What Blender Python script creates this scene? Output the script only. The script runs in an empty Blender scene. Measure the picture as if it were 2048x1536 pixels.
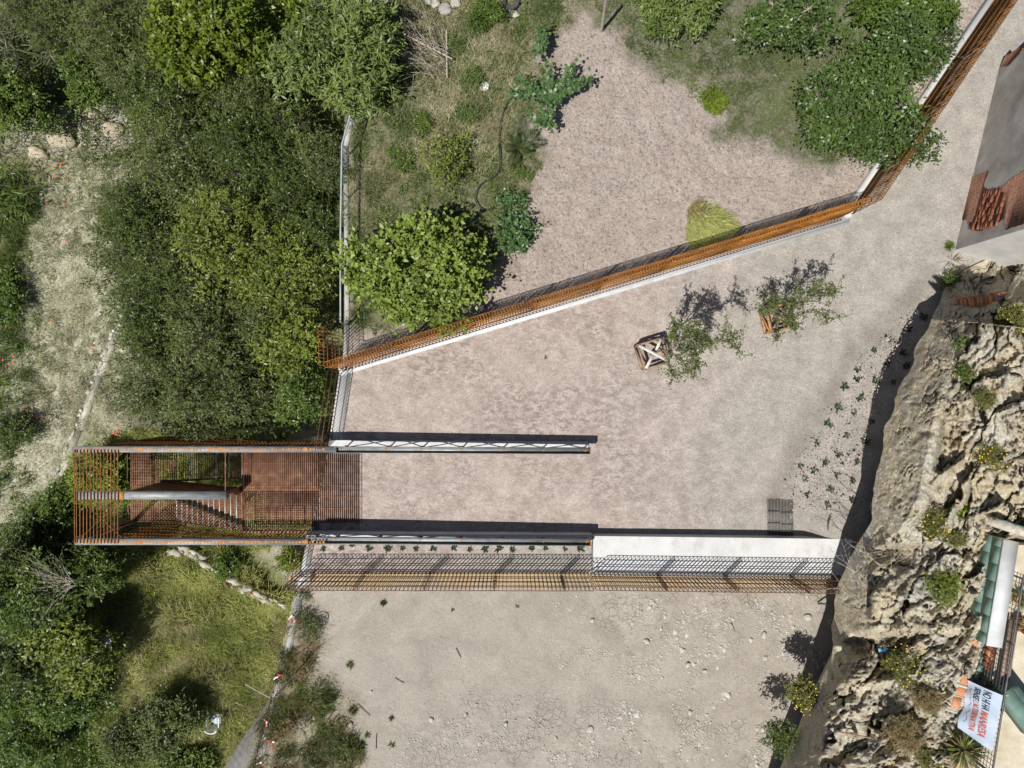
import bpy, math, random
import numpy as np
from mathutils import Vector
R = math.radians
rng = np.random.default_rng(7)
random.seed(7)
H, F = 25.0, 1375.0
scene = bpy.context.scene
col = scene.collection

def W(px, py, z=0.0):
    k = (H - z) / F
    return np.array([(px - 1024.0) * k, -(py - 768.0) * k, z])
def WA(px, py, z):
    px = np.asarray(px, float); py = np.asarray(py, float); z = np.broadcast_to(np.asarray(z, float), px.shape)
    k = (H - z) / F
    return np.stack([(px - 1024) * k, -(py - 768) * k, z], -1)

# ------------------------------------------------------------------ mesh helpers
def tagp(o, label=None, cat=None, group=None, kind=None):
    if label: o['label'] = label
    if cat: o['category'] = cat
    if group: o['group'] = group
    if kind: o['kind'] = kind
    return o
def empty(name, loc, label, cat, group=None, rz=0.0):
    o = bpy.data.objects.new(name, None); col.objects.link(o)
    o.empty_display_size = 0.2
    o.location = Vector([float(v) for v in loc]); o.rotation_euler = (0, 0, rz)
    return tagp(o, label, cat, group)
def mk(name, V, Fs, mat, parent=None, smooth=False, attrs=None, origin=None, **kw):
    V = np.asarray(V, np.float32).reshape(-1, 3).copy()
    if not isinstance(Fs, (list, tuple)): Fs = [Fs]
    Fs = [np.asarray(f, np.int32) for f in Fs if len(f)]
    if origin is None and parent is not None:
        origin = kw.pop('root_loc', None)
        if origin is None:
            p = parent
            while p.parent: p = p.parent
            origin = np.array(p.location)
    if origin is not None: V -= np.asarray(origin, np.float32)
    me = bpy.data.meshes.new(name)
    me.vertices.add(len(V)); me.vertices.foreach_set('co', V.ravel())
    tot = sum(f.size for f in Fs)
    me.loops.add(tot)
    me.loops.foreach_set('vertex_index', np.concatenate([f.ravel() for f in Fs]))
    starts, s = [], 0
    for f in Fs:
        n, k = f.shape
        starts.append(s + np.arange(n, dtype=np.int32) * k); s += n * k
    starts = np.concatenate(starts)
    me.polygons.add(len(starts)); me.polygons.foreach_set('loop_start', starts)
    if smooth: me.polygons.foreach_set('use_smooth', np.ones(len(starts), bool))
    if attrs:
        for an, av in attrs.items():
            a = me.attributes.new(an, 'FLOAT', 'POINT'); a.data.foreach_set('value', np.asarray(av, np.float32))
    me.update(calc_edges=True); me.validate()
    me.materials.append(mat)
    o = bpy.data.objects.new(name, me); col.objects.link(o)
    if parent is not None: o.parent = parent
    elif origin is not None: o.location = Vector([float(v) for v in origin])
    return tagp(o, kw.get('label'), kw.get('cat'), kw.get('group'), kw.get('kind'))
def unit(a):
    a = np.asarray(a, float); return a / (np.linalg.norm(a, axis=-1, keepdims=True) + 1e-9)
class MB:
    def __init__(s): s.V = []; s.Q = []; s.T = []; s.n = 0; s.A = []
    def add(s, V, Q=None, T=None, a=None):
        V = np.asarray(V, float).reshape(-1, 3)
        if Q is not None and len(Q): s.Q.append(np.asarray(Q, np.int64).reshape(-1, 4) + s.n)
        if T is not None and len(T): s.T.append(np.asarray(T, np.int64).reshape(-1, 3) + s.n)
        s.V.append(V); s.n += len(V)
        if a is not None: s.A.append(np.broadcast_to(a, (len(V),)))
        return s
    def bars(s, P, Q, r, r2=None, n=4, tw=math.pi / 4):
        P = np.asarray(P, float).reshape(-1, 3); Q = np.asarray(Q, float).reshape(-1, 3); m = len(P)
        r = np.broadcast_to(np.asarray(r, float), (m,)); r2 = r if r2 is None else np.broadcast_to(np.asarray(r2, float), (m,))
        d = unit(Q - P); ref = np.where(np.abs(d[:, 2:3]) > .9, np.array([[1., 0, 0]]), np.array([[0, 0, 1.]]))
        u = unit(np.cross(d, ref)); v = np.cross(u, d)
        an = tw + np.arange(n) * 2 * math.pi / n
        ring = u[:, None] * np.cos(an)[None, :, None] + v[:, None] * np.sin(an)[None, :, None]
        V = np.concatenate([P[:, None] + ring * r[:, None, None], Q[:, None] + ring * r2[:, None, None]], 1).reshape(-1, 3)
        i = np.arange(n); j = (i + 1) % n
        q = np.stack([i, i + n, j + n, j], -1)
        q = (q[None] + (np.arange(m) * 2 * n)[:, None, None]).reshape(-1, 4)
        if n == 4:
            c = np.array([[0, 1, 2, 3], [7, 6, 5, 4]])
            q = np.concatenate([q, (c[None] + (np.arange(m) * 8)[:, None, None]).reshape(-1, 4)])
        return s.add(V, q)
    def box(s, c, sz, ax=(1, 0), up=0.0):
        """box: centre c, sizes along ax (in plan), across, and up"""
        a = np.array([ax[0], ax[1], 0.]); a /= np.linalg.norm(a); b = np.array([-a[1], a[0], 0]); z = np.array([0, 0, 1.])
        c = np.asarray(c, float); h = np.asarray(sz, float) / 2
        V = [c + sx * h[0] * a + sy * h[1] * b + sz_ * h[2] * z for sz_ in (-1, 1) for sx, sy in ((-1, -1), (1, -1), (1, 1), (-1, 1))]
        return s.add(V, [[3, 2, 1, 0], [4, 5, 6, 7], [0, 1, 5, 4], [1, 2, 6, 5], [2, 3, 7, 6], [3, 0, 4, 7]])
    def beam(s, p, q, w, h):
        """box beam from p to q (centre line), width w horizontally, height h"""
        p = np.asarray(p, float); q = np.asarray(q, float); d = unit(q - p); b = unit(np.cross([0, 0, 1.], d)) if abs(d[2]) < .98 else np.array([0, 1., 0])
        u = np.cross(d, b)
        V = [e + b * sx * w / 2 + u * sz_ * h / 2 for e in (p, q) for sx, sz_ in ((-1, -1), (1, -1), (1, 1), (-1, 1))]
        return s.add(V, [[0, 1, 2, 3], [7, 6, 5, 4], [0, 4, 5, 1], [1, 5, 6, 2], [2, 6, 7, 3], [3, 7, 4, 0]])
    def prism(s, poly, z0, z1):
        """convex or concave plan polygon (triangulated as fan of quads via ngon kept) -> sides only + top through grid fan"""
        poly = np.asarray(poly, float); n = len(poly)
        b = np.c_[poly[:, :2], np.broadcast_to(z0, n)]; t = np.c_[poly[:, :2], np.broadcast_to(z1, n)]
        i = np.arange(n); j = (i + 1) % n
        s.add(np.r_[b, t], np.stack([i, j, j + n, i + n], -1))
        from mathutils.geometry import tessellate_polygon
        tri = tessellate_polygon([[Vector((float(p[0]), float(p[1]), 0)) for p in poly]])
        return s.add(t, None, tri).add(b, None, [tr[::-1] for tr in tri])
    def build(s, name, mat, parent=None, **kw):
        V = np.concatenate(s.V); Fs = []
        if s.Q: Fs.append(np.concatenate(s.Q))
        if s.T: Fs.append(np.concatenate(s.T))
        if s.A: kw['attrs'] = {'lr': np.concatenate(s.A)}
        return mk(name, V, Fs, mat, parent, **kw)
def copy_tree(o, parent=None):
    c = o.copy(); col.objects.link(c)
    if parent is not None: c.parent = parent
    for ch in [x for x in o.children]: copy_tree(ch, c)
    return c

# ------------------------------------------------------------------ numpy noise
_perm = np.random.default_rng(3).random((256, 256))
def vnoise(x, y):
    xi = np.floor(x).astype(int); yi = np.floor(y).astype(int); fx = x - xi; fy = y - yi
    fx = fx * fx * (3 - 2 * fx); fy = fy * fy * (3 - 2 * fy)
    g = lambda a, b: _perm[a & 255, b & 255]
    return (g(xi, yi) * (1 - fx) + g(xi + 1, yi) * fx) * (1 - fy) + (g(xi, yi + 1) * (1 - fx) + g(xi + 1, yi + 1) * fx) * fy
def fbm(x, y, o=4, l=2.03, g=.5):
    t = 0; a = 1; n = 0
    for k in range(o):
        t = t + a * vnoise(x + 17.3 * k, y - 9.1 * k); n += a; a *= g; x = x * l; y = y * l
    return t / n
def inpoly(px, py, poly):
    poly = np.asarray(poly, float); ins = np.zeros(px.shape, bool); j = len(poly) - 1
    for i in range(len(poly)):
        xi, yi = poly[i]; xj, yj = poly[j]
        c = ((yi > py) != (yj > py)) & (px < (xj - xi) * (py - yi) / (yj - yi + 1e-12) + xi)
        ins ^= c; j = i
    return ins
def pdist(px, py, line, closed=True):
    line = np.asarray(line, float); n = len(line); d = np.full(px.shape, 1e9)
    for i in range(n if closed else n - 1):
        a = line[i]; b = line[(i + 1) % n]; ab = b - a
        t = np.clip(((px - a[0]) * ab[0] + (py - a[1]) * ab[1]) / (ab @ ab + 1e-12), 0, 1)
        d = np.minimum(d, np.hypot(px - a[0] - t * ab[0], py - a[1] - t * ab[1]))
    return d
def soft(px, py, poly, w):
    d = pdist(px, py, poly); d = np.where(inpoly(px, py, poly), d, -d)
    return np.clip(d / w + .5, 0, 1)
def sstep(a, b, x):
    t = np.clip((x - a) / (b - a), 0, 1); return t * t * (3 - 2 * t)

# ------------------------------------------------------------------ materials
class NT:
    def __init__(s, name):
        s.m = bpy.data.materials.new(name); s.m.use_nodes = True; s.t = s.m.node_tree; s.t.nodes.clear()
        s.out = s.n('ShaderNodeOutputMaterial'); s.co = s.n('ShaderNodeTexCoord').outputs['Object']
    def n(s, t): return s.t.nodes.new(t)
    def l(s, a, b): s.t.links.new(a, b)
    def inp(s, sock, v):
        if hasattr(v, 'is_output'): s.l(v, sock)
        elif isinstance(v, (tuple, list)): sock.default_value = (*v, 1) if len(v) == 3 and sock.type == 'RGBA' else v
        else: sock.default_value = v
    def scale(s, v, sc, rot=0):
        m = s.n('ShaderNodeMapping'); s.l(v, m.inputs[0]); m.inputs['Scale'].default_value = sc; m.inputs['Rotation'].default_value = (0, 0, rot); return m.outputs[0]
    def noise(s, sc, det=4, rough=.55, vec=None, dist=0):
        x = s.n('ShaderNodeTexNoise'); s.l(vec or s.co, x.inputs['Vector']); x.inputs['Scale'].default_value = sc
        x.inputs['Detail'].default_value = det; x.inputs['Roughness'].default_value = rough; x.inputs['Distortion'].default_value = dist; return x.outputs['Fac']
    def vor(s, sc, feat='F1', vec=None, out='Distance', rnd=1):
        x = s.n('ShaderNodeTexVoronoi'); x.feature = feat; s.l(vec or s.co, x.inputs['Vector']); x.inputs['Scale'].default_value = sc; x.inputs['Randomness'].default_value = rnd; return x.outputs[out]
    def attr(s, a):
        x = s.n('ShaderNodeAttribute'); x.attribute_name = a; return x.outputs['Fac']
    def ramp(s, f, st):
        x = s.n('ShaderNodeValToRGB'); s.inp(x.inputs[0], f); e = x.color_ramp.elements
        while len(e) < len(st): e.new(.5)
        for i, (p, c) in enumerate(st):
            e[i].position = p; e[i].color = (*c, 1) if isinstance(c, tuple) else (c, c, c, 1)
        return x.outputs[0]
    def mix(s, f, a, b, mode='MIX'):
        x = s.n('ShaderNodeMix'); x.data_type = 'RGBA'; x.blend_type = mode
        s.inp(x.inputs[0], f); s.inp(x.inputs[6], a); s.inp(x.inputs[7], b); return x.outputs[2]
    def math(s, op, a, b=0.0):
        x = s.n('ShaderNodeMath'); x.operation = op; s.inp(x.inputs[0], a); s.inp(x.inputs[1], b); return x.outputs[0]
    def bump(s, h, st=.5, d=.02, nrm=None):
        x = s.n('ShaderNodeBump'); x.inputs['Strength'].default_value = st; x.inputs['Distance'].default_value = d; s.l(h, x.inputs['Height'])
        if nrm: s.l(nrm, x.inputs['Normal'])
        return x.outputs[0]
    def bsdf(s, c, rough=.9, nrm=None, metal=0, spec=.3):
        p = s.n('ShaderNodeBsdfPrincipled'); s.inp(p.inputs['Base Color'], c); s.inp(p.inputs['Roughness'], rough); s.inp(p.inputs['Metallic'], metal)
        p.inputs['Specular IOR Level'].default_value = spec
        if nrm: s.l(nrm, p.inputs['Normal'])
        s.p = p; return p.outputs[0]
    def end(s, sh): s.l(sh, s.out.inputs[0]); return s.m

def simple(name, a, b, sc=6, rough=.8, bs=40, bst=.4, bd=.01, metal=0, spec=.3, lo=.35, hi=.65):
    t = NT(name); f = t.noise(sc, 6, .6)
    c = t.ramp(f, [(lo, a), (hi, b)])
    return t.end(t.bsdf(c, rough, t.bump(t.noise(bs, 5, .65), bst, bd), metal, spec))
def leafmat(name, c1, c2, rough=.42, trans=.22, spec=.5):
    t = NT(name); f = t.attr('lr')
    c = t.mix(f, c1, c2)
    big = t.noise(.9, 2, .5)
    c = t.mix(t.math('MULTIPLY', big, .35), c, tuple(min(1, v * 1.5 + .006) for v in c2))
    p = t.bsdf(c, rough, None, 0, spec)
    tr = t.n('ShaderNodeBsdfTranslucent'); t.inp(tr.inputs[0], t.mix(.5, c, (c2[0] * 1.6, c2[1] * 1.9, c2[2] * .8)))
    m = t.n('ShaderNodeMixShader'); m.inputs[0].default_value = trans; t.l(p, m.inputs[1]); t.l(tr.outputs[0], m.inputs[2])
    return t.end(m.outputs[0])

M = {}
def m_plaza():
    t = NT('packed_earth'); big = t.noise(.35, 4, .55); mid = t.noise(1.5, 10, .72, dist=.25); mot = t.noise(3.2, 10, .75, t.scale(t.co, (1, 1.7, 1), .5), .3)
    c = t.ramp(mid, [(.36, (.315, .26, .23)), (.5, (.395, .333, .298)), (.64, (.465, .40, .362))])
    c = t.mix(t.math('MULTIPLY', t.ramp(mot, [(.46, 0.0), (.57, .9)]), t.ramp(big, [(.40, .15), (.58, 1.0)])), c, (.235, .19, .17))
    x = t.n('ShaderNodeSeparateXYZ'); t.l(t.co, x.inputs[0])
    g = t.math('ADD', t.math('MULTIPLY', x.outputs[0], .07), t.math('MULTIPLY', big, .6))
    c = t.mix(t.ramp(g, [(.55, 0.0), (1.1, .85)]), c, t.ramp(mid, [(.36, (.275, .258, .23)), (.64, (.395, .374, .338))]))
    gr = t.noise(30, 6, .85); c = t.mix(.9, c, t.ramp(gr, [(.32, .2), (.5, .5), (.7, .82)]), 'OVERLAY')
    g2 = t.noise(11, 6, .8); c = t.mix(.5, c, t.ramp(g2, [(.34, .28), (.5, .5), (.68, .74)]), 'OVERLAY')
    sp = t.vor(17); c = t.mix(t.ramp(sp, [(.05, .6), (.12, 0.0)]), c, (.58, .54, .50))
    dk = t.vor(13); c = t.mix(t.ramp(dk, [(.04, .7), (.11, 0.0)]), c, (.13, .11, .10))
    stn = t.noise(.9, 3, .5); c = t.mix(t.ramp(stn, [(.64, 0.0), (.74, .4)]), c, (.18, .14, .115))
    tk = t.attr('track'); c = t.mix(t.math('MULTIPLY', tk, .55), c, (.235, .205, .18)); rg = t.noise(6, 9, .75); c = t.mix(t.math('MULTIPLY', t.ramp(rg, [(.33, .9), (.43, 0.0)]), tk), c, (.10, .085, .07))
    h = t.math('ADD', t.math('ADD', t.math('MULTIPLY', mot, .8), t.math('MULTIPLY', gr, .4)), t.math('MULTIPLY', t.math('MULTIPLY', rg, tk), 2.0))
    return t.end(t.bsdf(c, .95, t.bump(h, .8, .06), 0, .15))
M['plaza'] = m_plaza()
def m_garden():
    t = NT('garden_soil'); mid = t.noise(1.3, 8, .65, dist=.8); cl = t.noise(9, 7, .7, dist=.5); gr = t.noise(30, 4, .7)
    c = t.ramp(mid, [(.33, (.38, .315, .275)), (.66, (.50, .43, .382))])
    c = t.mix(.85, c, t.ramp(gr, [(.3, .32), (.7, .7)]), 'OVERLAY')
    c = t.mix(t.ramp(cl, [(.36, .8), (.47, 0.0)]), c, (.15, .12, .105))
    c = t.mix(t.math('MULTIPLY', t.ramp(t.vor(7.5, 'DISTANCE_TO_EDGE'), [(0, 1.0), (.05, 0.0)]), t.ramp(t.noise(1.7, 4, .6), [(.4, .0), (.55, .75)])), c, (.15, .12, .105))
    g = t.attr('grass'); w = t.attr('straw')
    wn = t.noise(5, 7, .7, dist=1.2)
    c = t.mix(w, c, t.ramp(wn, [(.36, (.10, .095, .045)), (.5, (.25, .22, .135)), (.66, (.36, .315, .22))]))
    c = t.mix(t.math('MULTIPLY', g, t.ramp(wn, [(.25, 1.0), (.75, .45)])), c, t.ramp(t.noise(8, 7, .72), [(.35, (.035, .06, .018)), (.52, (.085, .11, .04)), (.7, (.21, .21, .115))]))
    h = t.math('ADD', t.math('MULTIPLY', cl, .9), t.math('MULTIPLY', gr, .35))
    return t.end(t.bsdf(c, .95, t.bump(h, 1.0, .11), 0, .15))
M['garden'] = m_garden()
def m_yard():
    t = NT('dusty_yard_soil'); mid = t.noise(.8, 8, .65, dist=.8); gr = t.noise(32, 5, .75); wn = t.noise(1.0, 3, .5)
    c = t.ramp(mid, [(.33, (.295, .262, .225)), (.66, (.39, .35, .303))])
    c = t.mix(.85, c, t.ramp(gr, [(.3, .33), (.7, .69)]), 'OVERLAY')
    wv = t.n('ShaderNodeVectorMath'); wv.operation = 'ADD'; t.l(t.co, wv.inputs[0])
    nn = t.n('ShaderNodeTexNoise'); nn.inputs['Scale'].default_value = 2.5; t.l(t.co, nn.inputs['Vector']); sc = t.n('ShaderNodeVectorMath'); sc.operation = 'SCALE'; sc.inputs[3].default_value = .35; t.l(nn.outputs['Color'], sc.inputs[0]); t.l(sc.outputs[0], wv.inputs[1])
    cr = t.ramp(t.vor(4.2, 'DISTANCE_TO_EDGE', wv.outputs[0]), [(.0, 1.0), (.045, 0.0)])
    ck = t.math('MULTIPLY', cr, t.math('MULTIPLY', t.ramp(wn, [(.5, 0.0), (.6, 1.0)]), t.attr('crack')))
    ck = t.math('MULTIPLY', ck, .35); c = t.mix(t.math('MULTIPLY', ck, .6), c, (.14, .115, .095))
    dk = t.vor(12); c = t.mix(t.ramp(dk, [(.04, .7), (.12, 0.0)]), c, (.14, .12, .10)); sp = t.vor(15); c = t.mix(t.ramp(sp, [(.05, .6), (.13, 0.0)]), c, (.56, .52, .46))
    cl = t.noise(7, 8, .72, dist=.6)
    c = t.mix(t.math('MULTIPLY', t.ramp(cl, [(.34, .5), (.44, 0.0)]), t.attr('crack')), c, (.19, .165, .14))
    c = t.mix(t.math('MULTIPLY', t.attr('stain'), .8), c, (.46, .33, .17))
    s = t.attr('straw'); c = t.mix(s, c, t.ramp(t.noise(9, 6, .7), [(.35, (.12, .11, .06)), (.65, (.33, .29, .20))]))
    h = t.math('SUBTRACT', t.math('ADD', t.math('MULTIPLY', cl, .7), t.math('MULTIPLY', gr, .35)), ck)
    return t.end(t.bsdf(c, .95, t.bump(h, .9, .08), 0, .15))
M['yard'] = m_yard()
def m_west():
    t = NT('meadow_soil'); a = t.noise(6, 8, .75, dist=1.0); b = t.noise(.45, 5, .6)
    c = t.ramp(a, [(.36, (.11, .115, .055)), (.46, (.36, .34, .25)), (.60, (.55, .525, .43))])
    gcol = t.ramp(t.noise(9, 6, .7), [(.35, (.05, .07, .02)), (.65, (.21, .22, .08))])
    c = t.mix(t.math('MULTIPLY', t.attr('green'), t.ramp(b, [(.3, .7), (.6, 1.0)])), c, gcol)
    c = t.mix(t.attr('dirt'), c, t.ramp(t.noise(3, 6, .65), [(.35, (.30, .27, .22)), (.65, (.46, .42, .36))]))
    return t.end(t.bsdf(c, .95, t.bump(a, .9, .08), 0, .15))
M['west'] = m_west()
def m_rock():
    t = NT('sandstone'); v = t.scale(t.co, (1, 3.4, 1.2), R(-52)); bed = t.noise(1.5, 10, .7, v, .5); f = t.noise(13, 8, .75); b = t.noise(.6, 5, .6)
    c = t.ramp(bed, [(.30, (.27, .215, .135)), (.42, (.43, .365, .255)), (.56, (.55, .49, .37)), (.72, (.64, .59, .49))])
    c = t.mix(t.ramp(b, [(.45, 0.0), (.62, .7)]), c, t.ramp(f, [(.35, (.33, .325, .29)), (.65, (.58, .565, .52))]))
    c = t.mix(t.ramp(t.noise(2.2, 6, .7), [(.55, 0.0), (.66, .7)]), c, (.36, .255, .13))
    c = t.mix(t.ramp(t.noise(3.1, 8, .75), [(.56, 0.0), (.66, .55)]), c, (.15, .14, .11))
    c = t.mix(.65, c, t.ramp(f, [(.3, .25), (.7, .74)]), 'OVERLAY')
    h = t.math('ADD', t.math('MULTIPLY', bed, .7), t.math('MULTIPLY', f, .45))
    return t.end(t.bsdf(c, .92, t.bump(h, .9, .13), 0, .15))
M['rock'] = m_rock()
def m_white():
    t = NT('white_render'); a = t.noise(1.2, 5, .6); c = t.ramp(a, [(.3, (.50, .50, .497)), (.7, (.59, .59, .585))])
    st = t.noise(2.2, 9, .75, t.scale(t.co, (1, .5, 1))); c = t.mix(t.ramp(st, [(.5, 0.0), (.72, .6)]), c, (.33, .29, .25)); c = t.mix(.4, c, t.ramp(t.noise(24, 5, .8), [(.3, .3), (.7, .7)]), 'OVERLAY')
    return t.end(t.bsdf(c, .85, t.bump(t.noise(50, 4, .7), .25, .01), 0, .25))
M['white'] = m_white()
M['concrete'] = simple('bare_concrete', (.29, .28, .26), (.42, .41, .385), 2.2, .9, 30, .5, .02)
M['oldstone'] = simple('pale_wall_stone', (.30, .28, .22), (.52, .49, .41), 3.2, .92, 22, .7, .04)
def m_rust(name, a, b, c_, rough=.8):
    t = NT(name); f = t.noise(3, 7, .65); g = t.noise(26, 5, .7)
    c = t.ramp(f, [(.32, a), (.5, b), (.68, c_)]); c = t.mix(.45, c, t.ramp(g, [(.3, .3), (.7, .68)]), 'OVERLAY')
    return t.end(t.bsdf(c, rough, t.bump(g, .3, .005), 0, .3))
M['rust'] = m_rust('rusty_rebar', (.13, .052, .022), (.24, .10, .034), (.36, .155, .045))
M['rust_bright_lit'] = m_rust('bright_sunlit_rust', (.20, .075, .018), (.36, .145, .025), (.50, .215, .04))  # lit tone of the rebar: sun on the long fence painted into the colour
M['rust_dark_shade'] = m_rust('dark_and_shaded_rust', (.055, .028, .018), (.10, .048, .028), (.17, .085, .048))  # own dark rust of some parts; also paints shade on the lower fences
M['rust_shaded'] = m_rust('shaded_rust', (.10, .044, .012), (.17, .074, .018), (.27, .118, .028))  # rebar rust darkened to paint in the grazing sun at upper right
M['oldbrick'] = simple('old_red_brick', (.13, .045, .026), (.29, .115, .062), 7, .9, 22, .9, .03)
M['rust_concrete'] = m_rust('rust_stained_concrete', (.13, .085, .06), (.27, .235, .20), (.36, .345, .315))
M['corten'] = m_rust('weathered_steel_plate', (.14, .064, .04), (.245, .118, .07), (.37, .22, .145))
def m_beam():
    t = NT('grey_mill_steel'); f = t.noise(2.2, 6, .6, t.scale(t.co, (1, 5, 5))); g = t.noise(9, 6, .7)
    c = t.ramp(f, [(.35, (.20, .215, .215)), (.62, (.34, .36, .36))])
    c = t.mix(t.ramp(g, [(.56, 0.0), (.70, .7)]), c, (.33, .16, .06))
    return t.end(t.bsdf(c, .55, t.bump(g, .15, .005), .25, .4))
M['beam'] = m_beam()
M['rust_spot'] = m_rust('orange_rust_spot', (.30, .12, .035), (.42, .18, .05), (.50, .25, .09))
M['galv'] = simple('galvanised_nosing', (.55, .55, .55), (.75, .75, .75), 5, .45, 30, .1, .003, .4, .5)
M['pipe'] = simple('blue_grey_painted_pipe', (.33, .40, .43), (.46, .53, .55), 3, .4, 20, .05, .003, .3, .5)
M['wood'] = simple('weathered_timber', (.20, .125, .085), (.36, .25, .18), 8, .85, 30, .5, .01)
M['wood_pale'] = simple('pale_timber', (.48, .43, .38), (.66, .62, .56), 8, .85, 30, .5, .01)
M['wood_orange'] = simple('fresh_orange_timber', (.30, .15, .06), (.46, .26, .12), 8, .85, 30, .5, .01)
M['bark'] = simple('grey_brown_bark', (.13, .105, .08), (.26, .225, .18), 9, .9, 30, .7, .02)
M['bark_dark'] = simple('dark_bark', (.05, .04, .03), (.12, .095, .07), 9, .9, 30, .7, .02)
M['deadwood'] = simple('bleached_dead_wood', (.28, .24, .19), (.46, .41, .34), 9, .9, 30, .5, .02)
M['stone'] = simple('loose_pale_stone', (.36, .33, .29), (.58, .55, .50), 4, .9, 25, .8, .03)
M['clod'] = simple('dry_soil_clod', (.33, .275, .245), (.47, .405, .365), 3, .95, 30, .6, .02)
M['clod_grey'] = simple('grey_gravel', (.32, .295, .26), (.50, .465, .42), 3, .95, 30, .6, .02)
M['plaster'] = simple('grey_weathered_plaster', (.225, .21, .195), (.37, .355, .335), 1.1, .9, 12, .5, .02)
M['plaster_white'] = simple('off_white_plaster', (.48, .47, .45), (.62, .61, .585), 1.4, .9, 20, .4, .02)
M['greenpaint'] = simple('pale_green_painted_block', (.115, .19, .16), (.18, .265, .225), 2.5, .8, 25, .5, .01)
M['lintel'] = simple('pale_grey_lintel', (.46, .47, .48), (.58, .59, .60), 2, .85, 30, .3, .01)
M['terrace'] = simple('cream_terrace_floor', (.42, .36, .26), (.58, .52, .41), 1.8, .9, 14, .6, .03)
M['terracotta'] = simple('terracotta', (.42, .17, .08), (.58, .28, .15), 5, .85, 25, .5, .01)
M['mortar'] = simple('crumbly_mortar', (.40, .36, .29), (.58, .54, .46), 7, .95, 20, .9, .04)
M['iron'] = simple('dark_painted_iron', (.045, .05, .055), (.10, .105, .11), 4, .5, 20, .1, .003, .4, .5)
M['plastic_black'] = simple('black_plastic_hose', (.02, .022, .022), (.05, .055, .055), 4, .45, 20, .1, .003)
M['plastic_white'] = simple('white_plastic', (.62, .64, .66), (.76, .78, .80), 3, .4, 20, .1, .003, 0, .5)
M['plastic_grey'] = simple('grey_green_plastic_seat', (.34, .42, .42), (.48, .56, .56), 3, .4, 20, .1, .003, 0, .5)
M['tarp'] = simple('pale_blue_tarp', (.38, .47, .50), (.60, .68, .70), 4, .5, 10, .6, .02)
M['bluebag'] = simple('blue_plastic_bag', (.03, .16, .30), (.14, .36, .52), 9, .4, 14, .6, .02)
M['tape_red'] = simple('red_tape', (.50, .03, .025), (.62, .06, .045), 5, .5)
M['tape_white'] = simple('white_tape', (.70, .70, .70), (.80, .80, .80), 5, .5)
M['banner'] = simple('pale_blue_banner_cloth', (.47, .56, .70), (.60, .68, .80), 2.0, .75, 6, .4, .03)
M['ink_navy'] = simple('navy_print', (.018, .022, .05), (.035, .04, .08), 5, .75)
M['ink_red'] = simple('red_print', (.52, .10, .075), (.62, .15, .11), 5, .75)
M['ink_grey'] = simple('grey_print', (.16, .22, .32), (.26, .33, .44), 5, .75)
M['yellow'] = simple('yellow_petal', (.75, .52, .02), (.85, .66, .05), 5, .6)
M['poppy'] = simple('red_poppy_petal', (.60, .07, .015), (.75, .13, .03), 5, .6)
M['rubber'] = simple('tyre_rubber', (.03, .03, .03), (.08, .08, .08), 6, .8)
def m_brick():
    t = NT('exposed_brick'); tex = t.n('ShaderNodeTexBrick'); uv = t.n('ShaderNodeAttribute'); uv.attribute_name = 'bu'; uw = t.n('ShaderNodeAttribute'); uw.attribute_name = 'bv'
    cb = t.n('ShaderNodeCombineXYZ'); t.l(uv.outputs['Fac'], cb.inputs[0]); t.l(uw.outputs['Fac'], cb.inputs[1]); t.l(cb.outputs[0], tex.inputs['Vector'])
    tex.inputs['Scale'].default_value = 1; tex.inputs['Brick Width'].default_value = .29; tex.inputs['Row Height'].default_value = .075; tex.inputs['Mortar Size'].default_value = .011
    tex.inputs['Color1'].default_value = (.27, .095, .05, 1); tex.inputs['Color2'].default_value = (.17, .06, .035, 1); tex.inputs['Mortar'].default_value = (.27, .22, .18, 1); tex.inputs['Bias'].default_value = .1
    n = t.noise(9, 6, .7); c = t.mix(.6, tex.outputs['Color'], t.ramp(n, [(.3, .28), (.7, .72)]), 'OVERLAY')
    h = t.math('ADD', t.math('MULTIPLY', tex.outputs['Fac'], -.8), n)
    return t.end(t.bsdf(c, .9, t.bump(h, .9, .04), 0, .2))
M['brick'] = m_brick()
# foliage
M['lf_dark'] = leafmat('dark_leaf', (.011, .022, .005), (.10, .14, .030), .40, .14, .28)
M['lf_grey'] = leafmat('grey_green_leaf', (.016, .028, .008), (.135, .165, .048), .42, .14, .28)
M['lf_mid'] = leafmat('mid_green_leaf', (.016, .036, .006), (.125, .185, .032), .40, .15, .3)
M['lf_yel'] = leafmat('yellow_green_leaf', (.026, .046, .008), (.20, .24, .042), .40, .16, .3)
M['lf_bright'] = leafmat('bright_green_leaf', (.028, .055, .006), (.185, .24, .024), .40, .16, .3)
M['lf_willow'] = leafmat('pale_long_leaf', (.026, .050, .012), (.19, .25, .07), .40, .15, .3)
M['lf_fig'] = leafmat('broad_fresh_leaf', (.024, .05, .008), (.235, .305, .056), .42, .16, .3)
M['lf_pear'] = leafmat('glossy_dark_leaf', (.010, .025, .006), (.10, .155, .036), .38, .12, .38)
M['lf_olive'] = leafmat('olive_shrub_leaf', (.075, .085, .022), (.17, .165, .048), .6, .2, .3)
M['lf_aloe'] = leafmat('blue_green_succulent', (.018, .036, .016), (.04, .062, .026), .5, .1)
M['lf_vine'] = leafmat('vine_leaf', (.035, .085, .025), (.10, .17, .055))
M['lf_brown'] = leafmat('dry_brown_leaf', (.11, .08, .035), (.26, .20, .10), .8, .15, .2)
M['g_straw'] = leafmat('dry_straw_blade', (.22, .18, .095), (.60, .53, .36), .8, .2, .2)
M['g_pale'] = leafmat('pale_dry_grass_blade', (.30, .285, .19), (.66, .635, .53), .8, .2, .2)
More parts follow.
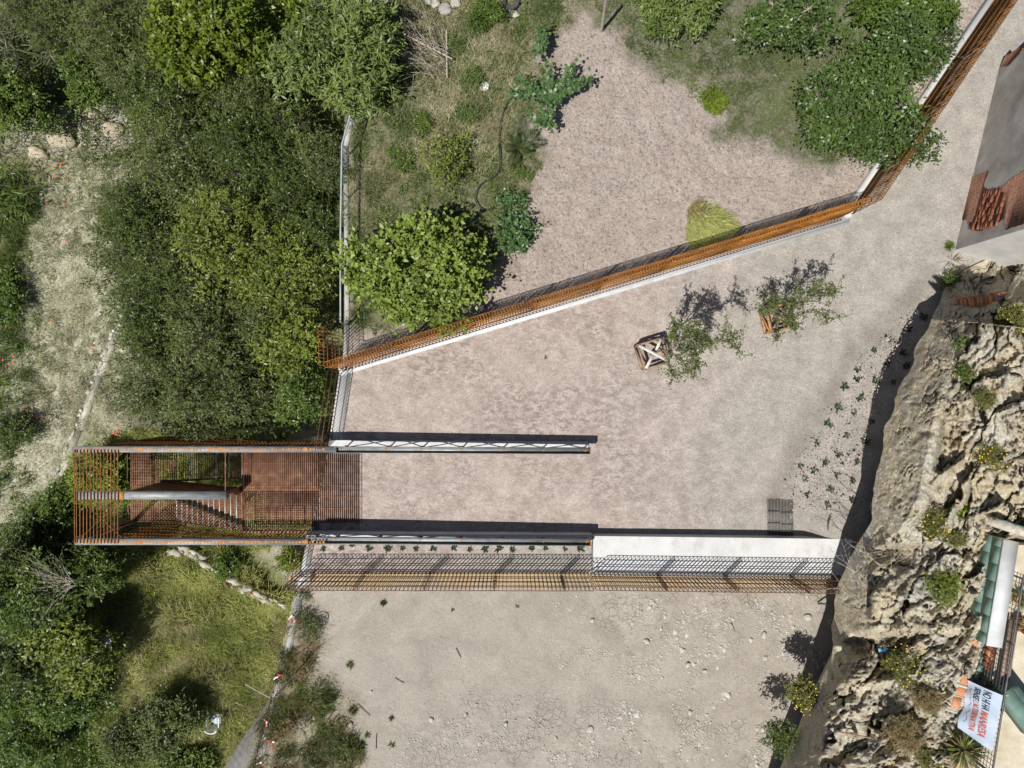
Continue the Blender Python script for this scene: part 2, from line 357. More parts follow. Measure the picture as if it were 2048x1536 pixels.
M['g_green'] = leafmat('green_grass_blade', (.045, .085, .018), (.15, .19, .055), .6, .25, .3)
M['g_lawn'] = leafmat('lawn_blade', (.035, .062, .014), (.15, .19, .06), .6, .25, .3)
M['g_yel'] = leafmat('yellowish_grass_blade', (.11, .14, .03), (.50, .50, .19), .7, .25, .3)
M['g_reed'] = leafmat('cane_leaf', (.04, .055, .025), (.14, .165, .085), .5, .25, .4)
M['g_drab'] = leafmat('drab_weed', (.06, .085, .03), (.24, .26, .12), .8, .2, .2)

# ------------------------------------------------------------------ grounds
def grid_sheet(name, polypx, z, step, mat, zfun=None, attrs=None, label=None, kind='structure', **kw):
    pw = WA(np.array(polypx)[:, 0], np.array(polypx)[:, 1], z)[:, :2]
    x0, y0 = pw.min(0) - step; x1, y1 = pw.max(0) + step
    nx = int((x1 - x0) / step) + 1; ny = int((y1 - y0) / step) + 1
    X, Y = np.meshgrid(x0 + np.arange(nx) * step, y0 + np.arange(ny) * step)
    ins = inpoly(X.ravel(), Y.ravel(), pw).reshape(X.shape)
    fi = ins[:-1, :-1] | ins[1:, :-1] | ins[:-1, 1:] | ins[1:, 1:]
    k = (H - z) / F; PX = X / k + 1024; PY = -Y / k + 768
    Z = np.full(X.shape, float(z))
    if zfun is not None: Z = Z + zfun(X, Y, PX, PY)
    idx = np.arange(nx * ny).reshape(ny, nx)
    q = np.stack([idx[:-1, :-1], idx[:-1, 1:], idx[1:, 1:], idx[1:, :-1]], -1)[fi]
    used = np.unique(q); re = np.full(nx * ny, -1); re[used] = np.arange(len(used))
    V = np.stack([X.ravel(), Y.ravel(), Z.ravel()], -1)[used]
    at = {a: f(X, Y, PX, PY).ravel()[used] for a, f in (attrs or {}).items()}
    return mk(name, V, re[q], mat, None, True, at, kind=kind, label=label, **kw)

def nz(X, Y, s=1.3, o=5): return (fbm(X * s, Y * s, o) - .5)
# plaza
def emb(PX, PY):   # embankment that rises toward the cliff
    a = np.array([1590., 1075.]); b = np.array([1850., 560.]); d = (b - a) / np.linalg.norm(b - a); nrm = np.array([-d[1], d[0]])
    s = (PX - a[0]) * nrm[0] + (PY - a[1]) * nrm[1]
    return sstep(0, 70, s) * sstep(540, 680, PY + .15 * PX - 260 + 0) if False else sstep(0, 60, s) * sstep(560, 700, PY)
def plaza_z(X, Y, PX, PY):
    return .48 * emb(PX, PY) + .018 * (fbm(X * 1.2, Y * 1.2, 4) - .5) + (.05 * (fbm(X * 3, Y * 3, 4) - .5)) * emb(PX, PY)
PLAZA = [(686, 742), (1700, 432), (1990, -20), (2060, -160), (2300, -160), (2300, 1300), (1700, 1160), (1560, 1085), (722, 1076), (722, 904), (660, 900), (676, 890)]
TRK = [(1545, 1010), (1590, 900), (1650, 800), (1700, 715), (1760, 660), (1850, 560)]
grid_sheet('plaza', PLAZA, 0, .09, M['plaza'], plaza_z, {'track': lambda X, Y, PX, PY: np.clip(np.exp(-(pdist(PX + 30 * nz(X, Y, .8), PY + 30 * nz(Y, X, .8), TRK, False) / 26) ** 2) * (.3 + 1.2 * fbm(X * 2, Y * 2, 4)) + .55 * sstep(0, 60, (PX - 1560) * .857 + (PY - 1010) * .516) * sstep(540, 640, PY) * fbm(X * 3, Y * 3, 4), 0, 1)}, label='beige packed earth plaza with a path narrowing to the upper right', cat='ground')
# garden
LAWN = [(1215, -200), (1200, 30), (1260, 110), (1330, 150), (1400, 210), (1440, 255), (1530, 290), (1600, 300), (1680, 340), (1720, 200), (1950, -60), (1960, -200)]
WEED = [(690, -200), (690, 660), (760, 660), (900, 640), (985, 520), (1040, 440), (1075, 330), (1060, 260), (1090, 190), (1085, 80), (1150, 20), (1200, 30), (1210, -200)]
STRAW = [(780, -100), (770, 60), (830, 190), (860, 240), (780, 300), (720, 330), (700, 420), (760, 400), (830, 330), (960, 340), (1040, 210), (1040, 60), (980, -100)]
GARDEN = [(700, -260), (690, 290), (688, 745), (760, 728), (1705, 425), (2050, -130), (2050, -260)]
grid_sheet('garden', GARDEN, -.1, .05, M['garden'],
           lambda X, Y, PX, PY: .11 * np.clip(nz(X, Y, 5.5, 4), -.2, .3) * (.35 + .65 * sstep(.42, .6, fbm(X * .5 + 3, Y * .5, 3))) + .04 * nz(X, Y, .8, 3) - .03 * soft(PX, PY, LAWN, 40),
           {'grass': lambda X, Y, PX, PY: np.clip(np.maximum(soft(PX + 120 * nz(X, Y, .9), PY + 120 * nz(Y, X, .9), LAWN, 50), .75 * soft(PX + 90 * nz(X, Y), PY + 90 * nz(Y, X), WEED, 50)) * (.55 + 1.1 * fbm(X * .9, Y * .9, 5)), 0, 1),
            'straw': lambda X, Y, PX, PY: np.clip(soft(PX + 90 * nz(X, Y), PY + 90 * nz(Y, X), WEED, 50) * .9, 0, 1)},
           label='raked garden soil with a lawn and weedy margins', cat='ground')
# yard
YARD = [(604, 1150), (1780, 1150), (1780, 1800), (470, 1800), (520, 1536), (575, 1250)]
SCRUB = [(575, 1190), (625, 1195), (650, 1270), (640, 1330), (690, 1390), (720, 1450), (730, 1536), (640, 1570), (500, 1570), (520, 1480), (545, 1380)]
def yard_rough(X, Y, PX, PY):
    a = np.clip(sstep(1130, 1250, PX) * sstep(1420, 1180, PY) + sstep(1330, 1480, PY) * sstep(760, 900, PX), 0, 1)
    return a
grid_sheet('yard', YARD, -.3, .08, M['yard'],
           lambda X, Y, PX, PY: .02 * nz(X, Y, 1.5) + (.12 * (np.abs(nz(X, Y, 2.2, 5)) ** .8) - .02) * yard_rough(X, Y, PX, PY),
           {'stain': lambda X, Y, PX, PY: np.clip(sstep(1190, 1160, PY + 26 * nz(X, Y, 1.5)) * (.4 + fbm(X * 2, Y * 2, 3)), 0, 1) * sstep(1690, 1640, PX),
            'crack': lambda X, Y, PX, PY: np.clip(.3 + .8 * yard_rough(X, Y, PX, PY), 0, 1),
            'straw': lambda X, Y, PX, PY: np.clip(soft(PX + 70 * nz(X, Y), PY + 70 * nz(Y, X), SCRUB, 40) * 1.1 * fbm(X * 2, Y * 2, 4), 0, 1)},
           label='bare dusty yard below the lower rebar fence', cat='ground')
# west terrain
ZW = -5.0
DRY = [(250, 310), (130, 320), (70, 420), (60, 560), (30, 640), (0, 800), (-60, 1100), (75, 1060), (110, 960), (160, 850), (250, 880), (330, 860), (260, 600), (200, 470)]
def west_z(X, Y, PX, PY):
    return .35 * nz(X, Y, .25, 4) + .12 * nz(X, Y, 1.4, 4) - .5 * sstep(1050, 1120, PY) * sstep(330, 200, PX)
grid_sheet('lower_terrain', [(-1700, -1500), (3800, -1500), (3800, 3100), (-1700, 3100)], ZW, .35, M['west'], west_z,
           {'green': lambda X, Y, PX, PY: np.clip(1 - 1.0 * soft(PX + 110 * nz(X, Y, .8), PY + 110 * nz(Y, X, .8), DRY, 60) + .5 * (fbm(X * .8, Y * .8, 5) > .58), 0, 1),
            'dirt': lambda X, Y, PX, PY: np.clip(soft(PX + 30 * nz(X, Y), PY, [(480, 830), (660, 800), (650, 880), (480, 880)], 20) + soft(PX + 30 * nz(X, Y), PY, [(520, 1090), (620, 1090), (600, 1190), (560, 1140)], 20) + soft(PX + 60 * nz(X, Y), PY + 60 * nz(Y, X), [(100, 220), (280, 200), (300, 290), (120, 330), (0, 320), (0, 260)], 30), 0, 1)},
           label='lower meadow floor below the retaining walls', cat='ground')

# ------------------------------------------------------------------ walls
def wall_poly(name, pts, th, z0, z1, mat, label, cat='wall', side=1, parent=None, jag=0):
    """wall that follows plan polyline pts (px at z=0); thickness toward side"""
    mb = MB(); P = np.array([W(a, b, 0)[:2] for a, b in pts]); 
    d = unit(np.diff(P, axis=0)); n = np.stack([-d[:, 1], d[:, 0]], -1) * side
    nv = np.vstack([n[:1], unit(n[:-1] + n[1:]) if len(n) > 1 else np.zeros((0, 2)), n[-1:]])
    Q = P + nv * th
    for i in range(len(P) - 1):
        poly = [P[i], P[i + 1], Q[i + 1], Q[i]]
        a = np.array(poly); 
        if np.cross(a[1] - a[0], a[2] - a[1]) < 0: a = a[::-1]
        V = np.r_[np.c_[a, np.full(4, z0)], np.c_[a, np.full(4, z1)]]
        q = [[3, 2, 1, 0], [4, 5, 6, 7], [0, 1, 5, 4], [2, 3, 7, 6]]
        ends = []
        k = [[1, 2, 6, 5], [3, 0, 4, 7]]
        mb.add(V, q + k)
    return mb.build(name, mat, parent, label=label, cat=cat)
# retaining walls to the west
wall_poly('garden_retaining_wall', [(716, -300), (702, 220), (686, 290), (689, 640), (684, 742)], .16, -5.4, -.04, M['concrete'], 'pale concrete retaining wall under the blue grey pipe rail', side=1)
wall_poly('plaza_retaining_wall', [(679, 742), (657, 893)], .42, -5.4, .012, M['white'], 'white retaining wall carrying the short west railing', side=1)
wall_poly('stair_abutment', [(652, 903), (640, 985), (612, 1074)], .4, -5.4, -.2, M['concrete'], 'stained concrete abutment under the top of the stair grating', side=1)
wall_poly('planter_end_wall', [(615, 1092), (600, 1168)], .26, -5.4, .32, M['white'], 'white end wall of the planter beside the stair', side=1)
wall_poly('yard_retaining_wall', [(599, 1172), (588, 1200), (560, 1330), (541, 1400), (505, 1536), (470, 1700)], .22, -5.4, -.24, M['concrete'], 'rough concrete wall edging the dusty yard above the meadow', side=1)
# battered slab at the lower left of the yard
mb = MB()
a = [W(548, 1372, -.3), W(498, 1565, -.3), W(466, 1700, -.3)]; b = [W(540, 1400, -3.6), W(462, 1510, -4.2), W(392, 1640, -4.6)]
for i in range(2):
    n = 10
    for s in range(n):
        t0, t1 = s / n, (s + 1) / n
        top0 = a[i] * (1 - t0) + a[i + 1] * t0; top1 = a[i] * (1 - t1) + a[i + 1] * t1
        bo0 = b[i] * (1 - t0) + b[i + 1] * t0; bo1 = b[i] * (1 - t1) + b[i + 1] * t1
        dn = np.array([0, 0, -.2])
        mb.add([top0, top1, bo1, bo0, top0 + dn, top1 + dn, bo1 + dn, bo0 + dn], [[0, 3, 2, 1], [4, 5, 6, 7], [2, 3, 7, 6]])
mb.build('battered_slab', M['concrete'], label='sloping grey concrete slab leaning against the yard wall', cat='slab')

# white curb under the long fence, with a slightly darker splayed footing
def curb(name, A, B, w, z1, label, fw=.0, zb=-.3, side=1):
    root = empty(name, W(*A, 0), label, 'wall')
    P, Q = W(*A, 0), W(*B, 0); d = unit(Q - P); n = np.array([-d[1], d[0], 0]) * side
    mb = MB(); mb.beam(P + n * w / 2 + [0, 0, (z1 + zb) / 2], Q + n * w / 2 + [0, 0, (z1 + zb) / 2], w, z1 - zb); mb.build('coping', M['white'], root)
    if fw:
        m2 = MB(); c = -fw / 2
        m2.beam(P + n * c + [0, 0, (.02 + zb) / 2], Q + n * c + [0, 0, (.02 + zb) / 2], fw, .02 - zb + .03); m2.build('footing', M['lintel'], root)
    return root
curb('long_curb', (681, 745), (1697, 441), .30, .14, 'long white curb under the rust orange fence', .12, side=1)
curb('upper_curb', (1691, 440), (2034, -70), .24, .42, 'white garden side wall below the upper right fence', 0, -.3, side=1)
# lower white bench wall
root = empty('bench_wall', W(1185, 1066, 0), 'broad white wall slab along the lower edge of the plaza', 'wall')
mb = MB(); A = [W(1183, 1066), W(1690, 1072), W(1700, 1150), W(1183, 1143)]
mb.prism(np.array(A)[::-1], -.6, .5); mb.build('slab', M['white'], root)
root = empty('planter_wall', W(612, 1066, 0), 'white planter wall under the lower steel handrail', 'wall')
mb = MB(); A = [W(622, 1061), W(1181, 1063.5), W(1181, 1077), W(618, 1076)]
mb.prism(np.array(A)[::-1], -.6, .5); mb.build('wall', M['white'], root)
mb = MB(); mb.prism(np.array([W(620, 1077.5), W(1181.5, 1078.5), W(1181.5, 1143), W(606, 1143)])[::-1], -.6, .30); mb.build('planting_soil', M['plaza'], root)
mb = MB(); mb.prism(np.array([W(641, 985), W(655, 904), W(726, 904), W(726, 1074), W(618, 1072)])[::-1], -1.2, -.045); mb.build('threshold_slab', M['rust_concrete'], label='rust stained concrete slab under the stair threshold grating', cat='slab')

# ------------------------------------------------------------------ rebar fences
def fence(name, pts, z0, h, dep, sp, side, label, mats=None, rails=(.04, .22, .5, .75, .97), r=.0085, post_every=4, group=None, panel=24, base=True, lean=None, single=False, pm=None):
    """closed stirrups every sp along the plan polyline; dep = depth toward side"""
    root = empty(name, [*pts[0][:2], z0], label, 'fence', group)
    mat = mats or M['rust']
    for si in range(len(pts) - 1):
        P = np.array([*pts[si][:2], z0]); Q = np.array([*pts[si + 1][:2], z0]); L = np.linalg.norm(Q - P); d = (Q - P) / L; n = np.array([-d[1], d[0], 0]) * side
        m = max(2, int(L / sp)); s = np.arange(m + 1) / m * L
        for k in range(0, m, panel):
            ss = s[k:k + panel + 1]; mb = MB(); jit = rng.normal(0, .004, (len(ss), 1)) * d
            b = P + ss[:, None] * d + jit; t = b + [0, 0, h] + rng.normal(0, .006, (len(ss), 1)) * n
            mb.bars(b, t, r)
            if not single: mb.bars(b + n * dep, t + n * dep, r).bars(t, t + n * dep, r)
            if base and not single: mb.bars(b + [0, 0, .02], b + n * dep + [0, 0, .02], r)
            for f in rails:
                z = np.array([0, 0, f * h])
                for o in (0, dep):
                    sag = rng.normal(0, .006)
                    mb.bars([P + ss[0] * d + z + n * (o + (r * 2 if o else -r * 2))], [P + ss[-1] * d + z + n * (o + (r * 2 if o else -r * 2)) + [0, 0, sag]], r * 1.15)
            mb.build('mesh_panel', mat, root)
            if k % (panel * 1) == 0 and k > 0:
                pb = MB(); c = P + s[k] * d
                zz = np.linspace(0, h, 9)
                pb.bars([c - d * .05, c + d * .05], [c - d * .05 + [0, 0, h], c + d * .05 + [0, 0, h]], .010)
                pb.bars([c + n * dep - d * .05, c + n * dep + d * .05], [c + n * dep - d * .05 + [0, 0, h], c + n * dep + d * .05 + [0, 0, h]], .010)
                e = np.array([c + (-1 if i % 2 else 1) * d * .05 + [0, 0, zz[i]] + n * (dep if i % 2 else 0) for i in range(9)])
                pb.bars(e[:-1], e[1:], .007)
                pb.build('lattice_post', pm or M['rust_dark_shade'], root)
    return root
fence('rebar_fence', [W(683, 737), W(1682, 434)], .14, 2.1, .14, .1, 1, 'long rust orange rebar fence crossing the plaza top edge', M['rust_bright_lit'], r=.011, pm=M['rust_bright_lit'])  # the orange tone carries the sunlight on this fence
lf = bpy.data.objects['rebar_fence']; P_, Q_ = W(683, 737), W(1682, 434); d_ = unit(Q_ - P_); n_ = np.array([-d_[1], d_[0], 0]); m_ = 150
s_ = np.linspace(.05, np.linalg.norm(Q_ - P_) - .1, m_)[:, None]
for k in range(0, m_, 30):
    b = MB(); e = P_ + s_[k:k + 31] * d_ + [0, 0, .165]; o_ = e - n_ * .13; b.bars(e, o_, .011).bars(e[:-1], o_[1:], .011).bars([e[0]], [e[-1]], .012).bars([o_[0]], [o_[-1]], .012); b.build('base_ladder', M['rust_dark_shade'], lf)
fence('rebar_fence', [W(1688, 431), W(2040, -85)], .42, 1.95, .10, .09, -1, 'brown rebar fence along the path at upper right', M['rust_shaded'], r=.0125, pm=M['rust_shaded'])  # brown tone stands in for sun grazing these bars
fence('rebar_fence', [W(1178, 1138), W(1760, 1146)], .5, 1.65, .12, .138, -1, 'dark rebar fence standing on the broad white slab', M['rust_dark_shade'], (.03, .12, .33, .72, .97), r=.0115, panel=17)  # dark colour stands in for the backlit, shaded side of the bars
fence('rebar_fence', [W(604, 1140), W(1174, 1141)], .30, 1.75, .12, .138, -1, 'rebar fence behind the row of planter seedlings', M['rust_dark_shade'], (.03, .12, .35, .72, .97), r=.0115, panel=17)  # backlit shade put into the bar colour here too
fence('west_railing', [W(682, 742), W(659, 890)], .0, 1.3, .10, .145, -1, 'thin dark west railing between the fence corner and the stair', M['rust_dark_shade'], (.02, .98), r=.014, single=True)
fence('planter_railing', [W(615, 1082), W(602, 1150)], .32, 1.0, .08, .145, -1, 'short bar railing on the end wall of the planter', M['rust_dark_shade'], (.02, .98), r=.013, single=True)
fence('corner_fence', [W(679, 734), W(677, 664)], -.1, 2.3, .12, .12, 1, 'short ladder shaped rebar return at the fence corner', M['rust'], (.05, .5, .97), r=.01)
# little rebar hook by the planter corner
mb = MB()
for x0 in (576, 585):
    p = [W(x0, 1153, .6), W(x0 + 9, 1153, .6), W(x0 + 9, 1161, .6), W(x0, 1161, .6)]
    mb.bars(p, p[1:] + p[:1], .012)
mb.bars([W(590, 1157, .6)], [W(606, 1152, .6)], .012)
mb.build('rebar_stub', M['rust_bright_lit'], label='two small orange rebar loops sticking out beside the planter corner', cat='rebar')

# ------------------------------------------------------------------ handrails with channel beam over the plaza
def handrail(name, xa, xb, yc, zb, label, posts):
    root = empty(name, W(xa, yc, 0), label, 'railing')
    A = W(xa, yc - (4 if 'lower' in label else 2), 1.17); B = W(xb, yc, .95); A[2] = .25; B[2] = .02; w = .19; yl = lambda x: A[1] + (B[1] - A[1]) * (x - A[0]) / (B[0] - A[0]); zl_ = lambda x: A[2] + (B[2] - A[2]) * (x - A[0]) / (B[0] - A[0])
    mb = MB(); u = np.array([0, 1., 0])
    mb.beam(A + [0, 0, .76], B + [0, 0, .76], w, .02)
    for s in (-1, 1): mb.beam(A + u * s * (w / 2 + .008) + [0, 0, .85], B + u * s * (w / 2 + .008) + [0, 0, .85], .016, .20)
    mb.build('channel_beam', M['beam'], root)
    e = MB(); e.box(B + [.012, 0, .85], (.024, w + .034, .206)); e.build('end_plate', M['rust_spot'] if 'lower' in label else M['corten'], root)
    px = [W(p, yc, 1.05)[0] for p in posts]
    for x in px:
        y_ = yl(x); z_ = zl_(x); p = MB(); p.beam([x, y_, zb], [x, y_, .755 + z_], .05, .02); p.box([x, y_, zb + .006], (.12, .14, .012)); p.build('post', M['corten'], root)
        s = MB(); s.beam([x - .03, y_ - w / 2 + .02, .782 + z_], [x + .07, y_ + w / 2 - .02, .782 + z_], .03, .02); s.build('rung', M['rust_spot'], root)
    for a, b in zip(px[:-1], px[1:]):
        br = MB(); br.beam([a, yl(a) - .01, zb + .03], [b, yl(b) - .01, .74 + zl_(b)], .02, .035); br.beam([b, yl(b) + .014, zb + .03], [a, yl(a) + .014, .74 + zl_(a)], .02, .035); br.build('cross_brace', M['rust_dark_shade'], root)
    return root
mb = MB(); mb.prism(np.array([W(662, 879.5), W(1176, 883), W(1176, 902), W(658, 902)])[::-1], -.3, .10); mb.build('rail_curb', M['white'], label='white curb under the upper steel handrail', cat='wall')
handrail('steel_handrail', 668, 1180, 902, .10, 'grey steel channel handrail in the middle of the plaza', [680, 769, 838, 920, 1005, 1087, 1172])
handrail('steel_handrail', 612, 1181, 1085.5, .50, 'grey steel channel handrail along the lower planter wall', [625, 668, 755, 838, 920, 1005, 1087, 1174])

# ------------------------------------------------------------------ rusty steel stair
yN, yM, yS = -2.272, -3.868, -5.48
xL = W(150, 0, 1.15)[0]; xT = -6.98
stair = empty('steel_staircase', [xT, yM, 0], 'rusty steel switchback staircase projecting from the plaza over the meadow', 'staircase')
def beam_part(name, x0, x1, y, w, zt, hgt, mat): 
    b = MB(); b.beam([x0, y, zt - hgt / 2], [x1, y, zt - hgt / 2], w, hgt); return b.build(name, mat, stair)
for y in (yN, yS):
    bm = beam_part('side_beam', xL, W(672 if y == yN else 616, 0, 1.15)[0], y, .2, 1.17, .18, M['beam'])
    sp = MB()
    for x in np.arange(xL + .25, -6.5, .118):
        r = rng.uniform(.03, .055); an = np.arange(8) * math.pi / 4
        c = np.array([x + rng.normal(0, .01), y + .0 + rng.normal(0, .006), 1.1745])
        V = np.r_[[c], [c + [r * math.cos(a) * rng.uniform(.8, 1.2), r * math.sin(a), -.0005] for a in an]]
        sp.add(V, None, [[0, i + 1, (i + 1) % 8 + 1] for i in range(8)])
    for x in (xL + 2.3, xL + 5.05, xL + 8.0):
        c = np.array([x, y, 1.1755]); an = np.arange(12) * math.pi / 6
        V = np.r_[[c], [c + [.09 * math.cos(a) * rng.uniform(.6, 1.2), .08 * math.sin(a) * rng.uniform(.7, 1.15), -.0005] for a in an]]
        sp.add(V, None, [[0, i + 1, (i + 1) % 12 + 1] for i in range(12)])
    sp.build('rust_stain', M['rust_spot'], bm, kind='stuff')
xM = W(452, 0, 1.15)[0]
beam_part('middle_beam', xL, xM, yM, .27, 1.17, .16, M['beam'])
b = MB(); b.beam([xL + 1.55, yM, 1.1735], [xL + 1.72, yM, 1.1735], .27, .006); b.build('weld_plate', M['rust_spot'], stair)
# solid middle balustrade under the middle beam
X0, TD = -9.8, .27
def zfl(x): return -np.clip((X0 - x) / TD, 0, 12.4) * .147      # first flight level
b = MB(); n = 24; xs = np.linspace(xL + 1.4, xM - .02, n)
for i in range(n - 1):
    for yy, s in ((yM + .03, 1),):
        p = [[xs[i], yy, 1.0], [xs[i + 1], yy, 1.0], [xs[i + 1], yy, zfl(xs[i + 1]) - .35], [xs[i], yy, zfl(xs[i]) - .35]]
        q = [[a, y_ - .06, c] for a, y_, c in p]
        b.add(p + q, [[0, 1, 2, 3], [7, 6, 5, 4], [3, 2, 6, 7], [0, 4, 5, 1]])
b.box([xM - .0, yM, .17], (.03, .25, 1.64))
b.build('middle_balustrade', M['corten'], stair)
# side lattices: hanging rebar curtain from the beams down to the stringers
for y, s in ((yN, 1), (yS, -1)):
    for x0 in np.arange(xL + .9, -6.6, 1.45):
        xs = np.arange(x0, min(x0 + 1.44, -6.6), .13); b = MB()
        zt = np.full(len(xs), 1.0); zb = zfl(xs) - .45 if y == yS else zfl(xs) * 1.2 - .9
        for o in (.02, .13):
            P = np.stack([xs, np.full(len(xs), y + s * o), zb], -1); Q = np.stack([xs + .0, np.full(len(xs), y + s * o), zt], -1); b.bars(P, Q, .013)
            for f in (.02, .3, .62, .97):
                b.bars(np.stack([xs[:-1], np.full(len(xs) - 1, y + s * o), zb[:-1] + f * (zt - zb)[:-1]], -1), np.stack([xs[1:], np.full(len(xs) - 1, y + s * o), zb[1:] + f * (zt - zb)[1:]], -1), .011)
        b.bars([[xs[0], y + s * .05, .95]], [[xs[-1], y + s * .05, zb[-1] + .1]], .016)
        b.build('lattice_panel', M['rust'], stair)
# upper grating: landing and threshold
def grate(name, x0, x1, y0, y1, z, sp=.062, w=.024, hgt=.045, mat=None, parent=None, cross=.42):
    b = MB(); xs = np.arange(x0, x1, sp)
    for x in xs: b.beam([x + rng.normal(0, .002), y0, z], [x, y1, z], w, hgt)
    for y in np.arange(y0 + .12, y1, cross): b.beam([x0, y, z - .008], [x1, y, z - .008], .014, .03)
    return b.build(name, mat or M['corten'], parent or stair)
grate('threshold_grating', -6.98, -5.42, yS + .42, yN - .02, .0, .072, .020)
grate('landing_grating', -9.8, -7.0, yM + .02, yN - .12, -.0, .072, .028); grate('landing_grating', -9.8, -7.0, yS + .16, yM - .02, -.0, .072, .022)
b = MB(); b.beam([-9.8, (yM + yN) / 2, -.1], [-7.0, (yM + yN) / 2, -.1], yN - yM - .2, .02); b.build('landing_plate', M['rust_dark_shade'], stair)
for y in (yM, yN - .1, yS + .1):
    b = MB(); b.beam([-9.8, y, -.13], [-5.42, y, -.13], .06, .2); b.build('edge_channel', M['corten'], stair)
b = MB(); b.beam([-9.81, yS + .1, -.13], [-9.81, yN - .1, -.13], .06, .2); b.build('edge_channel', M['corten'], stair)
b = MB()
for y in np.arange(yS + .2, yM - .05, .085): b.beam([-9.7, y, -.9], [-6.9, y, -.9], .038, .03)
for x in np.arange(-9.7, -6.9, .27): b.beam([x, yS + .2, -.93], [x, yM - .05, -.93], .05, .03)
b.build('under_grating', M['corten'], stair)
b = MB(); b.beam([-9.7, (yS + yM) / 2, -2.2], [-6.9, (yS + yM) / 2, -2.2], yM - yS - .3, .03); b.build('under_plate', M['corten'], stair)
# treads of the first flight
def tread(x, z, y0, y1, dp, nos):
    b = MB(); xs = x - np.arange(6) * dp / 6
    for xx in xs: b.beam([xx, y0, z], [xx, y1, z], .024, .035)
    for y in np.arange(y0, y1, .11): b.beam([x, y, z - .004], [x - dp + .02, y, z - .004], .02, .03)
    o = b.build('tread', M['corten'], stair)
    c = MB(); c.beam([x - dp + .0, y0, z + .004], [x - dp + .0, y1, z + .004], .022, .05); c.build('nosing', M['galv'] if nos else M['corten'], o)
for k in range(12):
    x = X0 - k * TD; z = -(k + 1) * .147
    tread(x, z, yS + .16, yM - .08, TD, True)
zl = -1.82; xe = X0 - 12 * TD
grate('lower_landing', -14.85, xe, yS + .16, yN - .12, zl, .07, .026, .04, None, None, .12)
for k in range(8):
    x = xe + (k + 1) * .44; z = zl - (k + 1) * .15
    b = MB()
    for xx in np.arange(x - .43, x, .07): b.beam([xx, yM + .12, z], [xx, yN - .14, z], .022, .035)
    o = b.build('tread', M['corten'], stair)
    c = MB(); c.beam([x, yM + .12, z + .004], [x, yN - .14, z + .004], .022, .05); c.build('nosing', M['galv'], o)
for y in (yS + .12, yM - .04):
    b = MB(); b.beam([X0, y, -.3], [xe, y, zl - .12], .04, .28); b.beam([xe, y, zl - .13], [-14.9, y, zl - .13], .04, .24); b.build('stringer', M['rust_dark_shade'], stair)
for y in (yM + .08, yN - .1):
    b = MB(); b.beam([xe, y, zl - .2], [xe + 3.6, y, zl - 1.4], .04, .28); b.beam([xe, y, zl - .13], [-14.9, y, zl - .13], .04, .24); b.build('stringer', M['rust_dark_shade'], stair)
# open roof of round bars at the far end, braces
xr = np.r_[xL + .02, xL + .09 + np.arange(13) * .119]
for x in xr:
    b = MB(); b.bars([[x, yS - .04, 1.205]], [[x - .0, yN + .0, 1.205]], .0165, n=6); b.build('roof_bar', M['rust'], stair)
for ya, yb in ((yN - .1, yM + .12), (yM - .12, yS + .1)):
    b = MB(); b.bars([[xL + .1, ya, 1.05], [xL + 1.6, ya, 1.02]], [[xL + 1.6, yb, 1.05], [xL + .1, yb, 1.02]], .014, n=6); b.build('cross_brace', M['rust'], stair)
b = MB(); b.bars([[xM - .04, yM + .1, 1.1]], [[xM - .04, yN - .1, 1.1]], .02, n=6); b.build('tie_bar', M['corten'], stair)
b = MB(); b.bars([[xL + 1.52, yN - .2, .62], [xL + 1.52, yM - .2, .62]], [[xL + 1.52, yM + .2, .62], [xL + 1.45, yS + .7, .4]], .012, n=6); b.build('tie_bar', M['corten'], stair)
for x in (-14.7, -11.8):
    for y in (yN - .1, yS + .15):
        b = MB(); b.beam([x, y, -5.6], [x, y, .7 if x < -14 else zfl(x) - .4], .12, .12); b.build('column', M['rust_dark_shade'], stair)
# drain grates in the plaza
for i, (x0, x1, y0, y1) in enumerate(((1535, 1558, 998, 1069), (1560.5, 1585, 1001, 1072))):
    A = W(x0, y1, 0); B = W(x1, y0, 0); b = MB()
    zg = .05 + .03 * i
    for x in np.arange(A[0], B[0], .052): b.beam([x, A[1], zg + (x - A[0]) * .05], [x, B[1] + rng.normal(0, .02), zg + (x - A[0]) * .05], .022, .03)
    for f in (.33, .66): b.beam([A[0], A[1] + f * (B[1] - A[1]), zg - .01], [B[0], A[1] + f * (B[1] - A[1]), zg - .01], .02, .03)
    b.build('drain_grate', M['iron'], label=('left' if i == 0 else 'right') + ' half of the steel bar grate set in the plaza by the white slab', cat='grate', origin=[A[0], A[1], 0])

